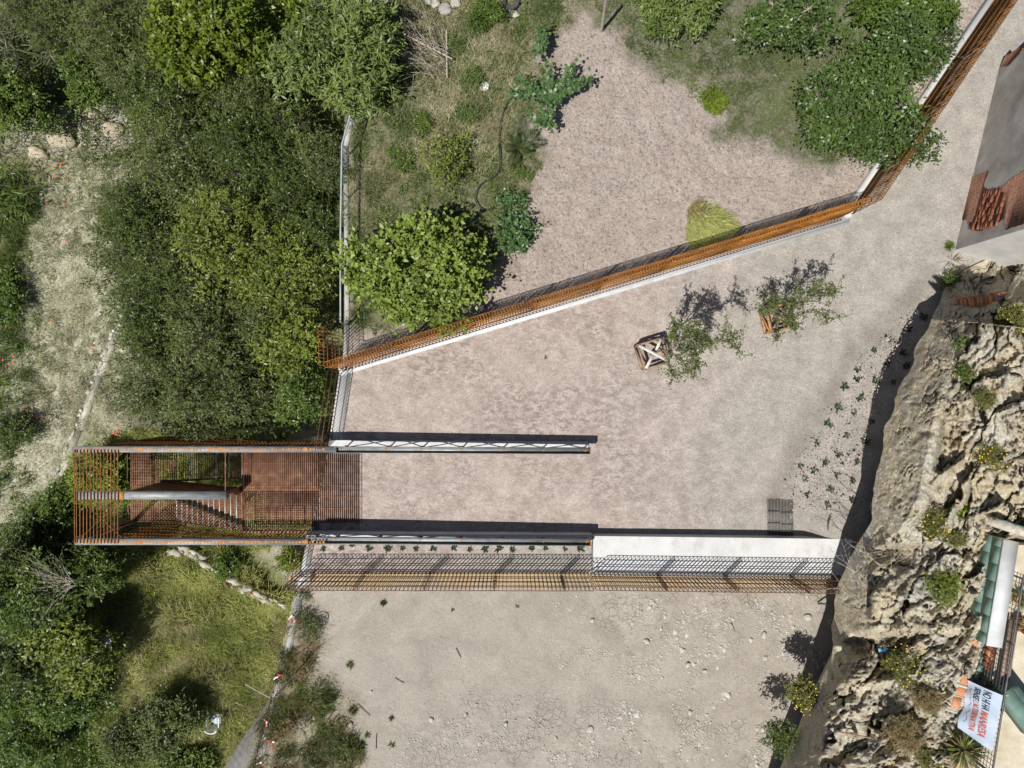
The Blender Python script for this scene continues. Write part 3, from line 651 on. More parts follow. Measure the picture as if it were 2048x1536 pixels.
# ------------------------------------------------------------------ foliage generators
def leafquads(p, d, L, Wd, up=None, fold=.18):
    """rhombic folded leaves: p base (n,3), d direction (n,3)"""
    n = len(p); L = np.broadcast_to(L, (n,))[:, None]; Wd = np.broadcast_to(Wd, (n,))[:, None]
    d = unit(d); upv = np.array([0, 0, 1.]) + rng.normal(0, .45, (n, 3)) if up is None else up
    s = unit(np.cross(d, upv)); u = np.cross(s, d)
    mid = p + d * L * .45
    V = np.stack([p, mid + s * Wd * .5 + u * Wd * fold, p + d * L - u * L * .06, mid - s * Wd * .5 + u * Wd * fold], 1).reshape(-1, 3)
    return V, (np.arange(n)[:, None] * 4 + np.arange(4)[None])
def rdir(n, up=.0, flat=1.0):
    v = rng.normal(0, 1, (n, 3)); v[:, 2] = v[:, 2] * flat + up; return unit(v)
def sprays(c, r, m, per, tl, L, Wd, flat=.8, droop=.15, leafspread=.9, shell=.55):
    """m twigs on the outer shell of an ellipsoid (c, r) each carrying per leaves"""
    v = rdir(m, .35, flat); rad = shell + (1 - shell) * rng.random((m, 1)) ** .6
    b = c + v * r * rad; td = unit(v + rng.normal(0, .5, (m, 3)) + [0, 0, .1]); tl = tl * (1 + .9 * (rng.random(m) < .12))
    t = (np.arange(per) + .5) / per
    tl = np.broadcast_to(tl, (m,))[:, None, None]; P = b[:, None] + td[:, None] * (t[None, :, None] * tl) - np.array([0, 0, 1.]) * (t[None, :, None] ** 2 * tl * droop)
    P = P.reshape(-1, 3); D = np.repeat(td, per, 0) * .55 + rng.normal(0, leafspread, (m * per, 3)) * [1, 1, .6]
    l = L * rng.uniform(.65, 1.25, m * per)
    tw = np.repeat(rng.random(m), per)
    return leafquads(P, D, l, l * (Wd / L)), np.clip(.55 * tw + .45 * rng.random(m * per), 0, 1), b, td
def tree(name, px, py, rpx, rpy, zc, rz, z0, mat, label, cat='tree', leaves=9000, L=.12, Wd=.05, lobes=14, per=9, tl=.34, trunk=True, bark='bark_dark', group=None, lean=None, seed=None, flat=.8, droop=.15, lobr=.42, shell=.5, base=None, trunk_r=.11):
    c = W(px, py, zc); k = (H - zc) / F; rx, ry = rpx * k, rpy * k
    b0 = np.array([c[0] * (1 if base is None else 1), c[1], z0]) if base is None else np.array([*base, z0])
    root = empty(name, b0, label, cat, group)
    ld = rdir(lobes, .35, .7); rad = rng.uniform(.35, 1.0, (lobes, 1)) ** .6 * (1.02 - lobr * .75); rad[:2] *= .3
    th_ = np.arctan2(ld[:, 1], ld[:, 0])[:, None]; ph_ = rng.uniform(0, 6.28, 4); rad = rad * (1 + .20 * np.sin(2 * th_ + ph_[0]) + .16 * np.sin(3 * th_ + ph_[1]) + .12 * np.sin(5 * th_ + ph_[2])); lc = c + ld * np.array([rx, ry, rz]) * rad; lr = np.array([rx, ry, rz]).mean() * lobr * rng.uniform(.6, 1.45, lobes)
    per_l = leaves * (lr ** 2) / (lr ** 2).sum()
    mb = MB(); tb = []
    for i in range(lobes):
        m = max(3, int(per_l[i] / per))
        (V, q), a, b, td = sprays(lc[i], np.array([lr[i], lr[i], lr[i] * .75]), m, per, tl, L, Wd, flat, droop, shell=shell)
        mb.add(V, q, a=np.repeat(np.clip(a * .6 + .55 * rng.random() - .08, 0, 1), 4)); tb.append((b, td))
    mb.build('crown', mat, root)
    if trunk:
        t = MB(); top = c - [0, 0, rz * .3]; mid = (b0 + top) / 2 + rng.normal(0, .12, 3) * [1, 1, 0]
        t.bars([b0, mid], [mid, top], [trunk_r, trunk_r * .75], [trunk_r * .75, trunk_r * .5], n=7)
        s = np.array([mid * (1 - f) + top * f for f in rng.uniform(.2, 1, lobes)])
        j = s * .5 + lc * .5 + rng.normal(0, .1, (lobes, 3)); 
        t.bars(s, j, trunk_r * .42, trunk_r * .28, n=5).bars(j, lc, trunk_r * .28, trunk_r * .1, n=5)
        for i in range(lobes):
            b = tb[i][0]; kk = min(len(b), 14); t.bars(np.repeat(lc[i][None], kk, 0), b[:kk], trunk_r * .1, .006, n=3)
        t.build('trunk', M[bark], root)
    return root
def blade_mesh(P, L, w, tilt, swirl=0):
    n = len(P); az = rng.uniform(0, 2 * math.pi, n)
    if swirl: az = fbm(P[:, 0] * .55 + 3, P[:, 1] * .55, 3) * 22 + rng.normal(0, .45, n)
    h = np.stack([np.cos(az), np.sin(az), np.zeros(n)], -1)
    ti = np.abs(rng.normal(0, tilt, n)); L = L[:, None]
    d = h * np.sin(ti)[:, None] + np.array([0, 0, 1.]) * np.cos(ti)[:, None]
    s = np.stack([-h[:, 1], h[:, 0], np.zeros(n)], -1); s = unit(s + rng.normal(0, .3, (n, 3)))
    m = P + d * L * .6; tip = m + unit(d + h * .9) * L * .45
    w = np.broadcast_to(w, (n,))[:, None]
    V = np.stack([P - s * w / 2, P + s * w / 2, m + s * w * .38, m - s * w * .38, tip], 1).reshape(-1, 3)
    i = np.arange(n)[:, None] * 5
    return V, i + np.array([[0, 1, 2, 3]]), i + np.array([[3, 2, 4]])
def scatter(polypx, n, z, dens=None, wob=40, zf=None):
    p = np.asarray(polypx, float); lo, hi = p.min(0) - wob * .5, p.max(0) + wob * .5
    x = rng.uniform(lo[0], hi[0], n * 3); y = rng.uniform(lo[1], hi[1], n * 3)
    wx = x + wob * (fbm(x / 40, y / 40, 3) - .5) * 2; wy = y + wob * (fbm(y / 40 + 9, x / 40, 3) - .5) * 2
    ok = inpoly(wx, wy, p)
    if dens is not None: ok &= rng.random(len(x)) < dens(x, y)
    x, y = x[ok][:n], y[ok][:n]
    Pw = WA(x, y, z)
    return Pw
def grass(name, polypx, n, z, L, w, tilt, mat, label, dens=None, wob=40, clump=1, cr=.05, kind='stuff', mound=0, swirl=0):
    P = scatter(polypx, n, z, dens, wob)
    if clump > 1: P = np.repeat(P, clump, 0) + rng.normal(0, cr, (len(P) * clump, 3)) * [1, 1, 0]
    if mound: P[:, 2] += mound * np.clip(fbm(P[:, 0] * 1.1 + 20, P[:, 1] * 1.1, 4) - .3, 0, 1) * 2
    V, q, t = blade_mesh(P, rng.uniform(*L, len(P)), w * rng.uniform(.7, 1.3, len(P)), tilt, swirl)
    a = np.repeat(np.clip((fbm(P[:, 0] * 1.3, P[:, 1] * 1.3, 4) - .5) * 2.2 + .35 + rng.random(len(P)) * .5 - .2, 0, 1), 5)
    return mk(name, V, [q, t], mat, None, False, {'lr': a}, kind=kind, label=label)

# ------------------------------------------------------------------ west wood: individual trees
TR = [
 # name, px, py, rx, ry, zc, rz, mat, label, leaves, L, W
 ('tree', 425, 68, 135, 95, -1.2, 1.9, 'lf_bright', 'bright yellow green broad leaved tree at the top edge of the wood', 15000, .17, .10),
 ('tree', 268, 85, 95, 110, -2.2, 1.8, 'lf_grey', 'fine leaved dull green tree left of the bright yellow green tree', 15000, .15, .035),
 ('tree', 572, 70, 75, 85, -2.6, 1.6, 'lf_bright', 'small bright green tree in shade between the bright tree and the pale willow', 8000, .14, .08),
 ('willow', 690, 128, 108, 115, .2, 2.0, 'lf_willow', 'pale green willow like tree with long narrow leaves above the pipe rail', 15000, .26, .06),
 ('tree', 482, 165, 85, 85, -2.0, 1.6, 'lf_grey', 'greyish twiggy tree below the bright yellow green tree', 12000, .12, .035),
 ('tree', 355, 225, 105, 95, -2.6, 1.7, 'lf_dark', 'dark small leaved tree over the pale boulders', 14000, .11, .042),
 ('tree', 530, 300, 110, 95, -1.6, 1.9, 'lf_dark', 'dark tree in the wood left of the pale willow', 15000, .12, .045),
 ('tree', 385, 340, 110, 95, -1.8, 1.9, 'lf_grey', 'grey green tree in the middle of the wood edge', 15000, .12, .042),
 ('tree', 285, 475, 95, 105, -2.2, 1.9, 'lf_dark', 'very dark tree at the left edge of the wood beside dry grass', 16000, .11, .042),
 ('tree', 590, 420, 85, 95, -1.6, 1.7, 'lf_dark', 'dark tree beside the lower pipe rail', 13000, .13, .05),
 ('tree', 455, 500, 105, 95, -.8, 1.9, 'lf_yel', 'yellow green tree top in the heart of the wood', 15000, .13, .05),
 ('tree', 585, 560, 85, 85, -1.0, 1.7, 'lf_yel', 'yellow tipped tree left of the fig tree', 12000, .15, .055),
 ('tree', 325, 630, 100, 95, -1.6, 1.9, 'lf_dark', 'dark tree overhanging the low masonry wall', 16000, .11, .042),
 ('tree', 450, 670, 105, 90, -1.2, 1.9, 'lf_grey', 'grey green tree between the dark tree and the yellow tree', 15000, .115, .042),
 ('tree', 572, 675, 70, 70, -.9, 1.5, 'lf_yel', 'small yellow green tree close to the rebar corner', 9000, .15, .055),
 ('tree', 375, 785, 120, 85, -1.5, 1.9, 'lf_grey', 'grey green tree nearest the far end of the stair', 17000, .11, .04),
 ('tree', 500, 790, 85, 75, -1.7, 1.7, 'lf_grey', 'grey green tree above the upper stair beam', 13000, .11, .042),
 ('tree', 615, 780, 55, 50, -1.4, 1.3, 'lf_mid', 'small round mid green tree beside the west railing', 7000, .13, .05),
 ('shrub', 655, 335, 48, 58, -.6, 1.2, 'lf_grey', 'pale grey green shrub pressed against the pipe rail', 8000, .11, .035),
 ('shrub', 640, 480, 45, 60, -1.4, 1.3, 'lf_dark', 'dark shrub hard against the pipe rail below the pale shrub', 7000, .12, .045),
 ('tree', 40, 205, 60, 60, -3.2, 1.3, 'lf_mid', 'yellowish green bush at the left border below the canes', 7000, .14, .06),
 ('shrub', 170, 165, 48, 48, -3.4, 1.0, 'lf_mid', 'green bush right of the canes near the pale boulders', 5000, .13, .06),
 ('tree', 110, 40, 95, 60, -3.3, 1.2, 'lf_grey', 'drab shrub mass behind the canes in the top left corner', 8000, .17, .035),
]
for (nm, px, py, rx, ry, zc, rz, mt, lb, lv, L_, w_) in TR:
    tree(nm, px, py, rx, ry, zc, rz, ZW - .2, M[mt], lb, 'shrub' if nm == 'shrub' else 'tree', int(lv * 1.2), L_, w_, lobes=38 if rx > 70 else 16, tl=.42, lobr=.28, flat=.9)
TR2 = [
 ('tree', 125, 1165, 105, 75, -2.4, 1.6, 'lf_mid', 'mid green tree just below the far end of the stair', 10000, .15, .06),
 ('tree', 30, 1150, 60, 110, -2.6, 1.6, 'lf_dark', 'dark tree on the left border below the stair', 9000, .14, .06),
 ('tree', 145, 1290, 85, 85, -2.6, 1.5, 'lf_yel', 'yellow green bush beside the crumpled pale tarp', 8500, .16, .07),
 ('tree', 45, 1320, 60, 90, -3.0, 1.5, 'lf_dark', 'dark bush on the left border next to the yellow green bush', 7000, .15, .065),
 ('tree', 335, 1445, 66, 58, -3.5, .9, 'lf_grey', 'grey green bush left of the plastic chair', 9000, .13, .06),
 ('shrub', 375, 1525, 60, 36, -4.2, .6, 'lf_mid', 'dark green bush on the bottom border below the chair', 6000, .14, .06),
 ('shrub', 165, 1400, 75, 55, -3.7, .8, 'lf_mid', 'low green bush between the yellow green bush and the bottom border', 8000, .13, .05),
 ('shrub', 245, 1480, 60, 50, -3.9, .7, 'lf_grey', 'low grey green bush on the bottom border left of the chair', 6000, .13, .05),
 ('tree', 195, 1130, 60, 55, -2.7, 1.2, 'lf_dark', 'dark tree close under the lower stair beam', 6000, .14, .055),
 ('tree', 95, 1225, 70, 55, -2.8, 1.3, 'lf_mid', 'green bush with bare grey branches below the stair end', 6500, .14, .06),
 ('shrub', 60, 1470, 75, 60, -3.6, 1.0, 'lf_mid', 'low green bush in the bottom left corner', 8000, .13, .05),
 ('shrub', 205, 960, 62, 62, -3.9, .9, 'lf_bright', 'bright green bush growing under the open bar roof of the stair', 8000, .14, .065),
 ('shrub', 115, 1010, 45, 45, -4.2, .8, 'lf_mid', 'green bush at the foot of the low masonry wall', 4500, .13, .06),
 ('shrub', 75, 1080, 80, 45, -3.9, .9, 'lf_dark', 'dark ivy like bush left of the stair end', 7000, .12, .06),
 ('shrub', 452, 1135, 26, 20, -4.3, .5, 'lf_mid', 'small leafy shrub growing over the rubble wall', 1500, .11, .05),
 ('shrub', 575, 1120, 20, 28, -4.4, .5, 'lf_bright', 'small green shrub on bare soil under the planter end wall', 1400, .11, .05),
 ('shrub', 22, 590, 48, 62, -4.4, .6, 'lf_mid', 'low green bush on the left border in the dry meadow', 5000, .10, .045),
 ('shrub', 30, 860, 40, 40, -4.5, .5, 'lf_dark', 'dark low bush on the left border opposite the stair', 3000, .10, .045),
]
for (nm, px, py, rx, ry, zc, rz, mt, lb, lv, L_, w_) in TR2:
    tree(nm, px, py, rx, ry, zc, rz, ZW - .3, M[mt], lb, 'shrub' if nm == 'shrub' else 'tree', int(lv * 1.1), L_, w_, lobes=24 if rx > 60 else 9, tl=.38, trunk_r=.07, lobr=.28 if rx > 60 else .38)
# upper garden trees
tree('fig_tree', 835, 540, 150, 128, 1.3, 1.2, -.1, M['lf_fig'], 'large fresh green fig tree between the pipe rail and the long fence', 'tree', 14500, .17, .10, lobes=48, per=8, tl=.45, bark='bark', lobr=.215, trunk_r=.13, flat=.8)
tree('pear_tree', 1715, 225, 128, 105, 1.5, 1.3, -.1, M['lf_pear'], 'big glossy dark fruit tree leaning over the upper right fence', 'tree', 17000, .13, .075, lobes=44, per=7, tl=.36, bark='bark', lobr=.24)
tree('pear_tree', 1790, 110, 105, 75, 1.4, 1.2, -.1, M['lf_pear'], 'glossy dark fruit tree between the two other trees by the upper right fence', 'tree', 11000, .13, .075, lobes=28, per=7, tl=.36, bark='bark', lobr=.27)
tree('fruit_tree', 1582, 45, 92, 68, 1.2, 1.0, -.1, M['lf_pear'], 'open crowned fruit tree with visible grey branches at the top edge of the lawn', 'tree', 6500, .13, .07, lobes=30, per=7, tl=.36, bark='deadwood', lobr=.22)
tree('fruit_tree', 1815, 22, 115, 42, .8, .9, -.1, M['lf_mid'], 'mid green bushy tree at the top edge by the upper right fence', 'tree', 9000, .15, .085, lobes=28, per=7, tl=.36, bark='bark', lobr=.27)
tree('peach_tree', 1348, 8, 92, 42, 1.0, 1.0, -.1, M['lf_willow'], 'narrow leaved green tree at the top edge right of the leaning pole', 'tree', 8000, .20, .055, lobes=26, per=8, tl=.36, bark='bark', lobr=.27)
tree('shrub', 1425, 202, 25, 25, .2, .4, -.15, M['lf_bright'], 'small round yellow green bush at the edge of the lawn', 'shrub', 3200, .085, .035, lobes=8, per=7, tl=.14, trunk_r=.03)
tree('shrub', 968, 28, 38, 34, .2, .5, -.15, M['lf_mid'], 'compact green bush at the top edge near the rubble heap', 'shrub', 5000, .085, .035, lobes=9, per=7, tl=.16, trunk_r=.04)
tree('shrub', 893, 322, 42, 62, .3, .5, -.15, M['lf_yel'], 'thin yellowish shrub above the fig tree', 'shrub', 1700, .13, .05, lobes=16, per=7, tl=.32, trunk_r=.04, bark='bark', lobr=.24)
tree('shrub', 1030, 460, 38, 42, .3, .5, -.15, M['lf_vine'], 'loose green shrub at the soil edge right of the fig tree', 'shrub', 1500, .14, .085, lobes=9, per=6, tl=.28, trunk_r=.03)
tree('shrub', 1022, 405, 25, 25, .2, .3, -.15, M['lf_vine'], 'small leafy shrub between the hose loop and the soil', 'shrub', 700, .12, .07, lobes=6, per=6, tl=.22, trunk_r=.025)
for i, (px, py, r, mt, lb) in enumerate([(940, 165, 26, 'g_green', 'low green weed tuft near the white bucket lid'), (920, 95, 22, 'g_green', 'low weed tuft below the compact bush'), (930, 232, 20, 'g_green', 'dark weed tuft between bucket lid and thin shrub'), (850, 255, 24, 'lf_mid', 'weed clump beside the dead branch pile'), (810, 330, 30, 'lf_mid', 'weed clump in the straw beside the pipe rail'), (1035, 340, 20, 'g_green', 'weed tuft below the palm seedling')]):
    tree('weed_clump', px, py, r, r, .0, .2, -.12, M[mt], lb, 'weeds', 1400, .10, .03, lobes=7, per=7, tl=.15, trunk=False)
# grape vines
def vine(px, py, arms, label):
    root = empty('grape_vine', W(px, py, -.1), label, 'vine')
    b0 = W(px, py, -.12); t = MB(); lv = MB(); tip0 = W(px + 3, py - 4, .75)
    t.bars([b0], [tip0], .035, .028, n=6)
    for ax, ay in arms:
        e = W(ax, ay, .8); n = 6; pts = [tip0 * (1 - f) + e * f + rng.normal(0, .04, 3) for f in np.linspace(0, 1, n + 1)]
        t.bars(pts[:-1], pts[1:], np.linspace(.025, .01, n), np.linspace(.022, .008, n), n=5)
        m = int(np.linalg.norm(e - tip0) * 85); f = rng.random(m); P = tip0 + (e - tip0) * f[:, None] + rng.normal(0, .10, (m, 3)) * [1, 1, .7]
        V, q = leafquads(P, rdir(m, .0, .5), rng.uniform(.11, .19, m), rng.uniform(.10, .16, m)); lv.add(V, q, a=np.repeat(rng.random(m), 4))
    t.build('stem', M['bark'], root); lv.build('foliage', M['lf_vine'], root)
vine(1098, 205, [(1092, 130), (1150, 125), (1180, 152), (1150, 172), (1095, 170), (1040, 160), (1020, 185), (1085, 235)], 'spreading grape vine arching over the soil edge')
vine(1098, 245, [(1080, 220), (1055, 235), (1100, 262), (1070, 240)], 'second grape vine just above the palm seedling')
vine(1085, 75, [(1078, 50), (1080, 95), (1075, 110)], 'short grape vine at the top of the soil strip')
# palm seedling
root = empty('palm_seedling', W(1038, 300, -.1), 'small grey palm with stiff feather fronds beside the garden hose', 'palm'); c0 = W(1038, 298, -.05)
for k, (ex, ey) in enumerate([(1036, 232), (1068, 262), (1085, 285), (1012, 300), (1020, 335), (1062, 300), (1025, 270)]):
    e = W(ex, ey, .35); b = MB(); f = np.linspace(0, 1, 9); pts = c0 + (e - c0) * f[:, None] + np.array([0, 0, 1.]) * (np.sin(f * math.pi) * .18)[:, None]
    b.bars(pts[:-1], pts[1:], .010, .008, n=4)
    g = np.linspace(.2, 1, 26); P = c0 + (e - c0) * g[:, None] + np.array([0, 0, 1.]) * (np.sin(g * math.pi) * .18)[:, None]; d = unit(e - c0); s = np.array([-d[1], d[0], 0])
    for sg in (-1, 1):
        V, q = leafquads(P, d * .7 + s * sg, .24 * np.sin(np.clip(g, .15, .95) * math.pi) + .08, .022); b.add(V, q)
    b.build('frond', M['lf_grey'], root)
# cut greenery heap
root = empty('cut_grass_heap', W(1415, 440, -.1), 'heap of cut grass and brown twigs lying against the long fence', 'heap')
HEAP = [(1372, 490), (1366, 420), (1388, 398), (1425, 415), (1462, 436), (1470, 458), (1425, 480)]
P = scatter(HEAP, 4200, -.1, None, 8); dd = pdist(P[:, 0], P[:, 1], WA(np.array(HEAP)[:, 0], np.array(HEAP)[:, 1], -.1)[:, :2]); P[:, 2] += np.clip(dd, 0, .5) * .8 * rng.random(len(P)) + .02
n = len(P); d = unit(np.stack([.75 + rng.normal(0, .5, n), -.5 + rng.normal(0, .6, n), rng.normal(.1, .25, n)], -1)); V, q = leafquads(P, d, rng.uniform(.2, .5, n), rng.uniform(.012, .03, n))
sel = (P[:, 0] - W(1415, 0, 0)[0]) * .6 - (P[:, 1] - W(0, 440, 0)[1]) * 1.0 + rng.normal(0, .35, n) > -.55
for nm, s, mt in (('cut_grass', sel, 'g_yel'), ('dry_twigs', ~sel, 'lf_brown')):
    i = np.where(s)[0]; VV = V.reshape(-1, 4, 3)[i].reshape(-1, 3); mk(nm, VV, np.arange(len(i) * 4).reshape(-1, 4), M[mt], root, attrs={'lr': np.repeat(rng.random(len(i)), 4)})
# ------------------------------------------------------------------ grasses (uncountable)
grass('lawn_grass', LAWN, 56000, -.11, (.07, .17), .018, .75, M['g_lawn'], 'short patchy lawn', lambda x, y: np.clip(fbm(x / 22, y / 22, 5) * 3.2 - 1.0, .02, 1))
grass('garden_weeds', WEED, 46000, -.1, (.08, .26), .018, .8, M['g_green'], 'green weeds in the garden margin', lambda x, y: np.clip(fbm(x / 30 + 5, y / 30, 5) * 6 - 2.5, .04, 1))
grass('garden_straw', WEED, 16000, -.1, (.10, .30), .008, 1.2, M['g_straw'], 'dry straw lying in the garden margin', lambda x, y: np.clip(fbm(x / 30 + 50, y / 30, 5) * 5 - 2.3, .02, 1))
grass('straw_litter', STRAW, 11000, -.08, (.15, .45), .009, 1.35, M['g_straw'], 'pale cut straw spread near the pipe rail', None)
grass('dry_meadow_grass', DRY, 70000, ZW, (.08, .25), .018, .8, M['g_pale'], 'short pale dry meadow grass', lambda x, y: np.clip(fbm(x / 14, y / 14, 4) * 4 - 1.3, .1, 1))
grass('meadow_herbs', [(260, 300), (60, 320), (0, 420), (-40, 700), (-60, 1060), (80, 1060), (130, 960), (250, 880), (300, 880), (260, 620), (190, 480)], 13000, ZW, (.08, .26), .024, .8, M['g_drab'], 'drab green herbs among the dry meadow grass', lambda x, y: np.clip(fbm(x / 13 + 9, y / 13, 5) * 7 - 3.5, .0, 1), clump=2)
grass('left_border_grass', [(-40, 300), (70, 400), (50, 560), (90, 700), (30, 820), (60, 960), (-60, 1050), (-80, 600)], 15000, ZW, (.2, .5), .03, .6, M['g_green'], 'lush grass along the left border', lambda x, y: np.clip(fbm(x / 30, y / 30, 5) * 6 - 2.6, 0, 1))
BIG = [(330, 1095), (420, 1130), (560, 1205), (575, 1250), (545, 1380), (500, 1480), (440, 1540), (240, 1420), (235, 1330), (250, 1200), (290, 1120)]
grass('tall_meadow_grass', [(230, 1100), (420, 1100), (570, 1195), (600, 1250), (560, 1380), (510, 1500), (440, 1600), (200, 1480), (215, 1330)], 16000, ZW, (.3, .85), .026, .85, M['g_yel'], 'tall yellow green meadow grass', lambda x, y: np.clip(fbm(x / 24, y / 24, 5) * 4 - 1.2, .10, 1), clump=6, cr=.09, mound=.3)
grass('meadow_green', [(230, 1100), (420, 1100), (570, 1195), (600, 1250), (560, 1380), (510, 1500), (440, 1600), (200, 1480), (215, 1330)], 7000, ZW, (.25, .6), .028, .7, M['g_green'], 'green grass patches in the tall meadow', lambda x, y: np.clip(fbm(x / 38 + 15, y / 38, 5) * 7 - 3.3, .0, 1), clump=5, cr=.09, mound=.3)
grass('lodged_grass', BIG, 10000, ZW + .2, (.4, .9), .016, 1.1, M['g_straw'], 'flattened pale grass stalks in the tall meadow', lambda x, y: np.clip(fbm(x / 50 + 7, y / 50, 4) * 6 - 2.9, 0, 1), mound=.3, swirl=1)
grass('lower_meadow_grass', [(-60, 1040), (130, 1060), (240, 1200), (230, 1380), (460, 1540), (480, 1700), (-150, 1700), (-120, 1200)], 70000, ZW, (.25, .6), .028, .7, M['g_green'], 'green undergrowth at the bottom left', lambda x, y: np.clip(fbm(x / 34, y / 34, 4) * 4 - 1.2, .05, 1))
grass('wood_floor_grass', [(-100, -100), (700, -100), (690, 640), (660, 860), (260, 880), (230, 500), (120, 330), (-80, 300)], 26000, ZW, (.2, .5), .035, .7, M['g_drab'], 'undergrowth below the wood', None)
grass('stair_foot_grass', [(200, 880), (560, 870), (620, 1090), (330, 1095), (150, 1090), (100, 1040)], 22000, ZW, (.2, .55), .026, .7, M['g_yel'], 'grass growing under the stair', lambda x, y: np.clip(fbm(x / 30, y / 30, 4) * 4 - 1.3, .05, 1))
grass('yellow_border_grass', [(240, 870), (330, 880), (330, 905), (215, 905)], 3000, ZW, (.2, .5), .03, .7, M['g_yel'], 'yellowish grass along the upper stair beam', None)
grass('scrub_straw', SCRUB, 5200, -.28, (.2, .7), .013, 1.25, M['lf_brown'], 'dry brown stalks along the yard wall', lambda x, y: np.clip(fbm(x / 30 + 50, y / 30, 5) * 5 - 2.0, .02, 1))
grass('scrub_grass', SCRUB, 7500, -.28, (.12, .4), .02, .9, M['lf_grey'], 'grey green scrub along the yard wall', lambda x, y: np.clip(fbm(x / 30 + 3, y / 30, 5) * 6 - 2.8, .0, 1), clump=2)
# leafy undergrowth (uncountable)
def undergrowth(name, poly, n, z, r, per, L_, w_, mat, label, dens=None):
    P = scatter(poly, n, z, dens, 40); mb = MB()
    for p in P:
        rr = r * rng.uniform(.5, 1.5); (V, q), a, b, td = sprays(p + [0, 0, rr * .3], np.array([rr, rr, rr * .6]), per, 7, rr * .7, L_, w_, .7); mb.add(V, q, a=np.repeat(np.clip(a * .5 + .6 * rng.random() - .05, 0, 1), 4))
    return mb.build(name, mat, label=label, kind='stuff')
undergrowth('scrub_undergrowth', [(-40, 1080), (120, 1080), (240, 1230), (250, 1400), (450, 1560), (300, 1640), (-60, 1640)], 260, ZW + .3, .38, 16, .12, .055, M['lf_mid'], 'dense leafy scrub at the bottom left')
undergrowth('meadow_scrub', BIG, 210, ZW + .25, .34, 12, .10, .045, M['lf_yel'], 'leafy weeds growing through the tall meadow', lambda x, y: np.clip(fbm(x / 50, y / 50, 4) * 5 - 2.2, 0, 1))
undergrowth('border_scrub', [(-40, 480), (50, 500), (60, 700), (40, 900), (70, 1060), (-60, 1080)], 60, ZW + .1, .30, 12, .10, .045, M['lf_mid'], 'leafy weeds along the left border of the meadow')
undergrowth('wood_understorey', [(-60, -60), (640, -60), (650, 600), (640, 860), (330, 860), (260, 560), (230, 360), (120, 200), (-60, 280)], 230, ZW + .4, .5, 14, .15, .06, M['lf_dark'], 'understorey leaves filling the wood below the crowns')
undergrowth('garden_herbs', WEED, 300, -.1, .15, 9, .07, .035, M['lf_mid'], 'leafy weeds in the garden margin', lambda x, y: np.clip(fbm(x / 36 + 5, y / 36, 5) * 6 - 2.9, 0, 1))
# cane clumps
for i, (px, py, r, lb) in enumerate([(60, 60, 80, 'cane clump with drooping leaves in the top left corner'), (150, 110, 70, 'pale cane clump over the dark hollow'), (20, 140, 60, 'cane clump on the left border above the yellowish bush'), (25, 400, 55, 'dense green cane clump on the left border of the dry meadow')]):
    root = empty('cane_clump', W(px, py, ZW), lb, 'canes'); st = MB(); lf = MB(); n = 70
    b = WA(px + rng.normal(0, r * .35, n), py + rng.normal(0, r * .35, n), ZW - .1); hh = rng.uniform(1.2, 2.4, n) * (1 if i < 3 else .6)
    dr = np.stack([rng.normal(.15, .28, n), rng.normal(.1, .28, n), np.ones(n)], -1); e = b + dr * hh[:, None]
    st.bars(b, e, .014, .008, n=4)
    for f in np.linspace(.35, 1, 9):
        P = b + (e - b) * f; d = rdir(n, -.15, .35); m_ = P + d * .28; V, q = leafquads(P, d, rng.uniform(.4, .7, n), .045, fold=.1); lf.add(V, q, a=np.repeat(rng.random(n), 4))
    st.build('stems', M['lf_brown'] if i < 3 else M['bark'], root); lf.build('leaves', M['g_reed'] if i < 3 else M['lf_mid'], root)
# flowers
def flowers(name, polys, z, n, r, mat, label):
    mb = MB()
    for poly in polys:
        P = scatter(poly, n, z, None, 10); P[:, 2] += rng.uniform(.15, .35, len(P))
        for k in range(4):
            a = k * math.pi / 2 + .3; d = np.array([math.cos(a), math.sin(a), .25]); V, q = leafquads(P, np.repeat(d[None], len(P), 0), r * 1.15, r * 1.1, up=np.array([[0, 0, 1.]])); mb.add(V, q)
    return mb.build(name, mat, label=label, kind='stuff')
flowers('poppies', [[(105, 330), (140, 330), (140, 360), (105, 360)], [(55, 820), (95, 820), (95, 850), (55, 850)], [(0, 520), (60, 520), (60, 740), (0, 740)], [(60, 400), (180, 400), (220, 800), (80, 800)], [(225, 850), (245, 850), (245, 880), (225, 880)], [(300, 1150), (400, 1150), (420, 1300), (290, 1300)]], ZW, 9, .045, M['poppy'], 'scattered red poppies in the meadow')
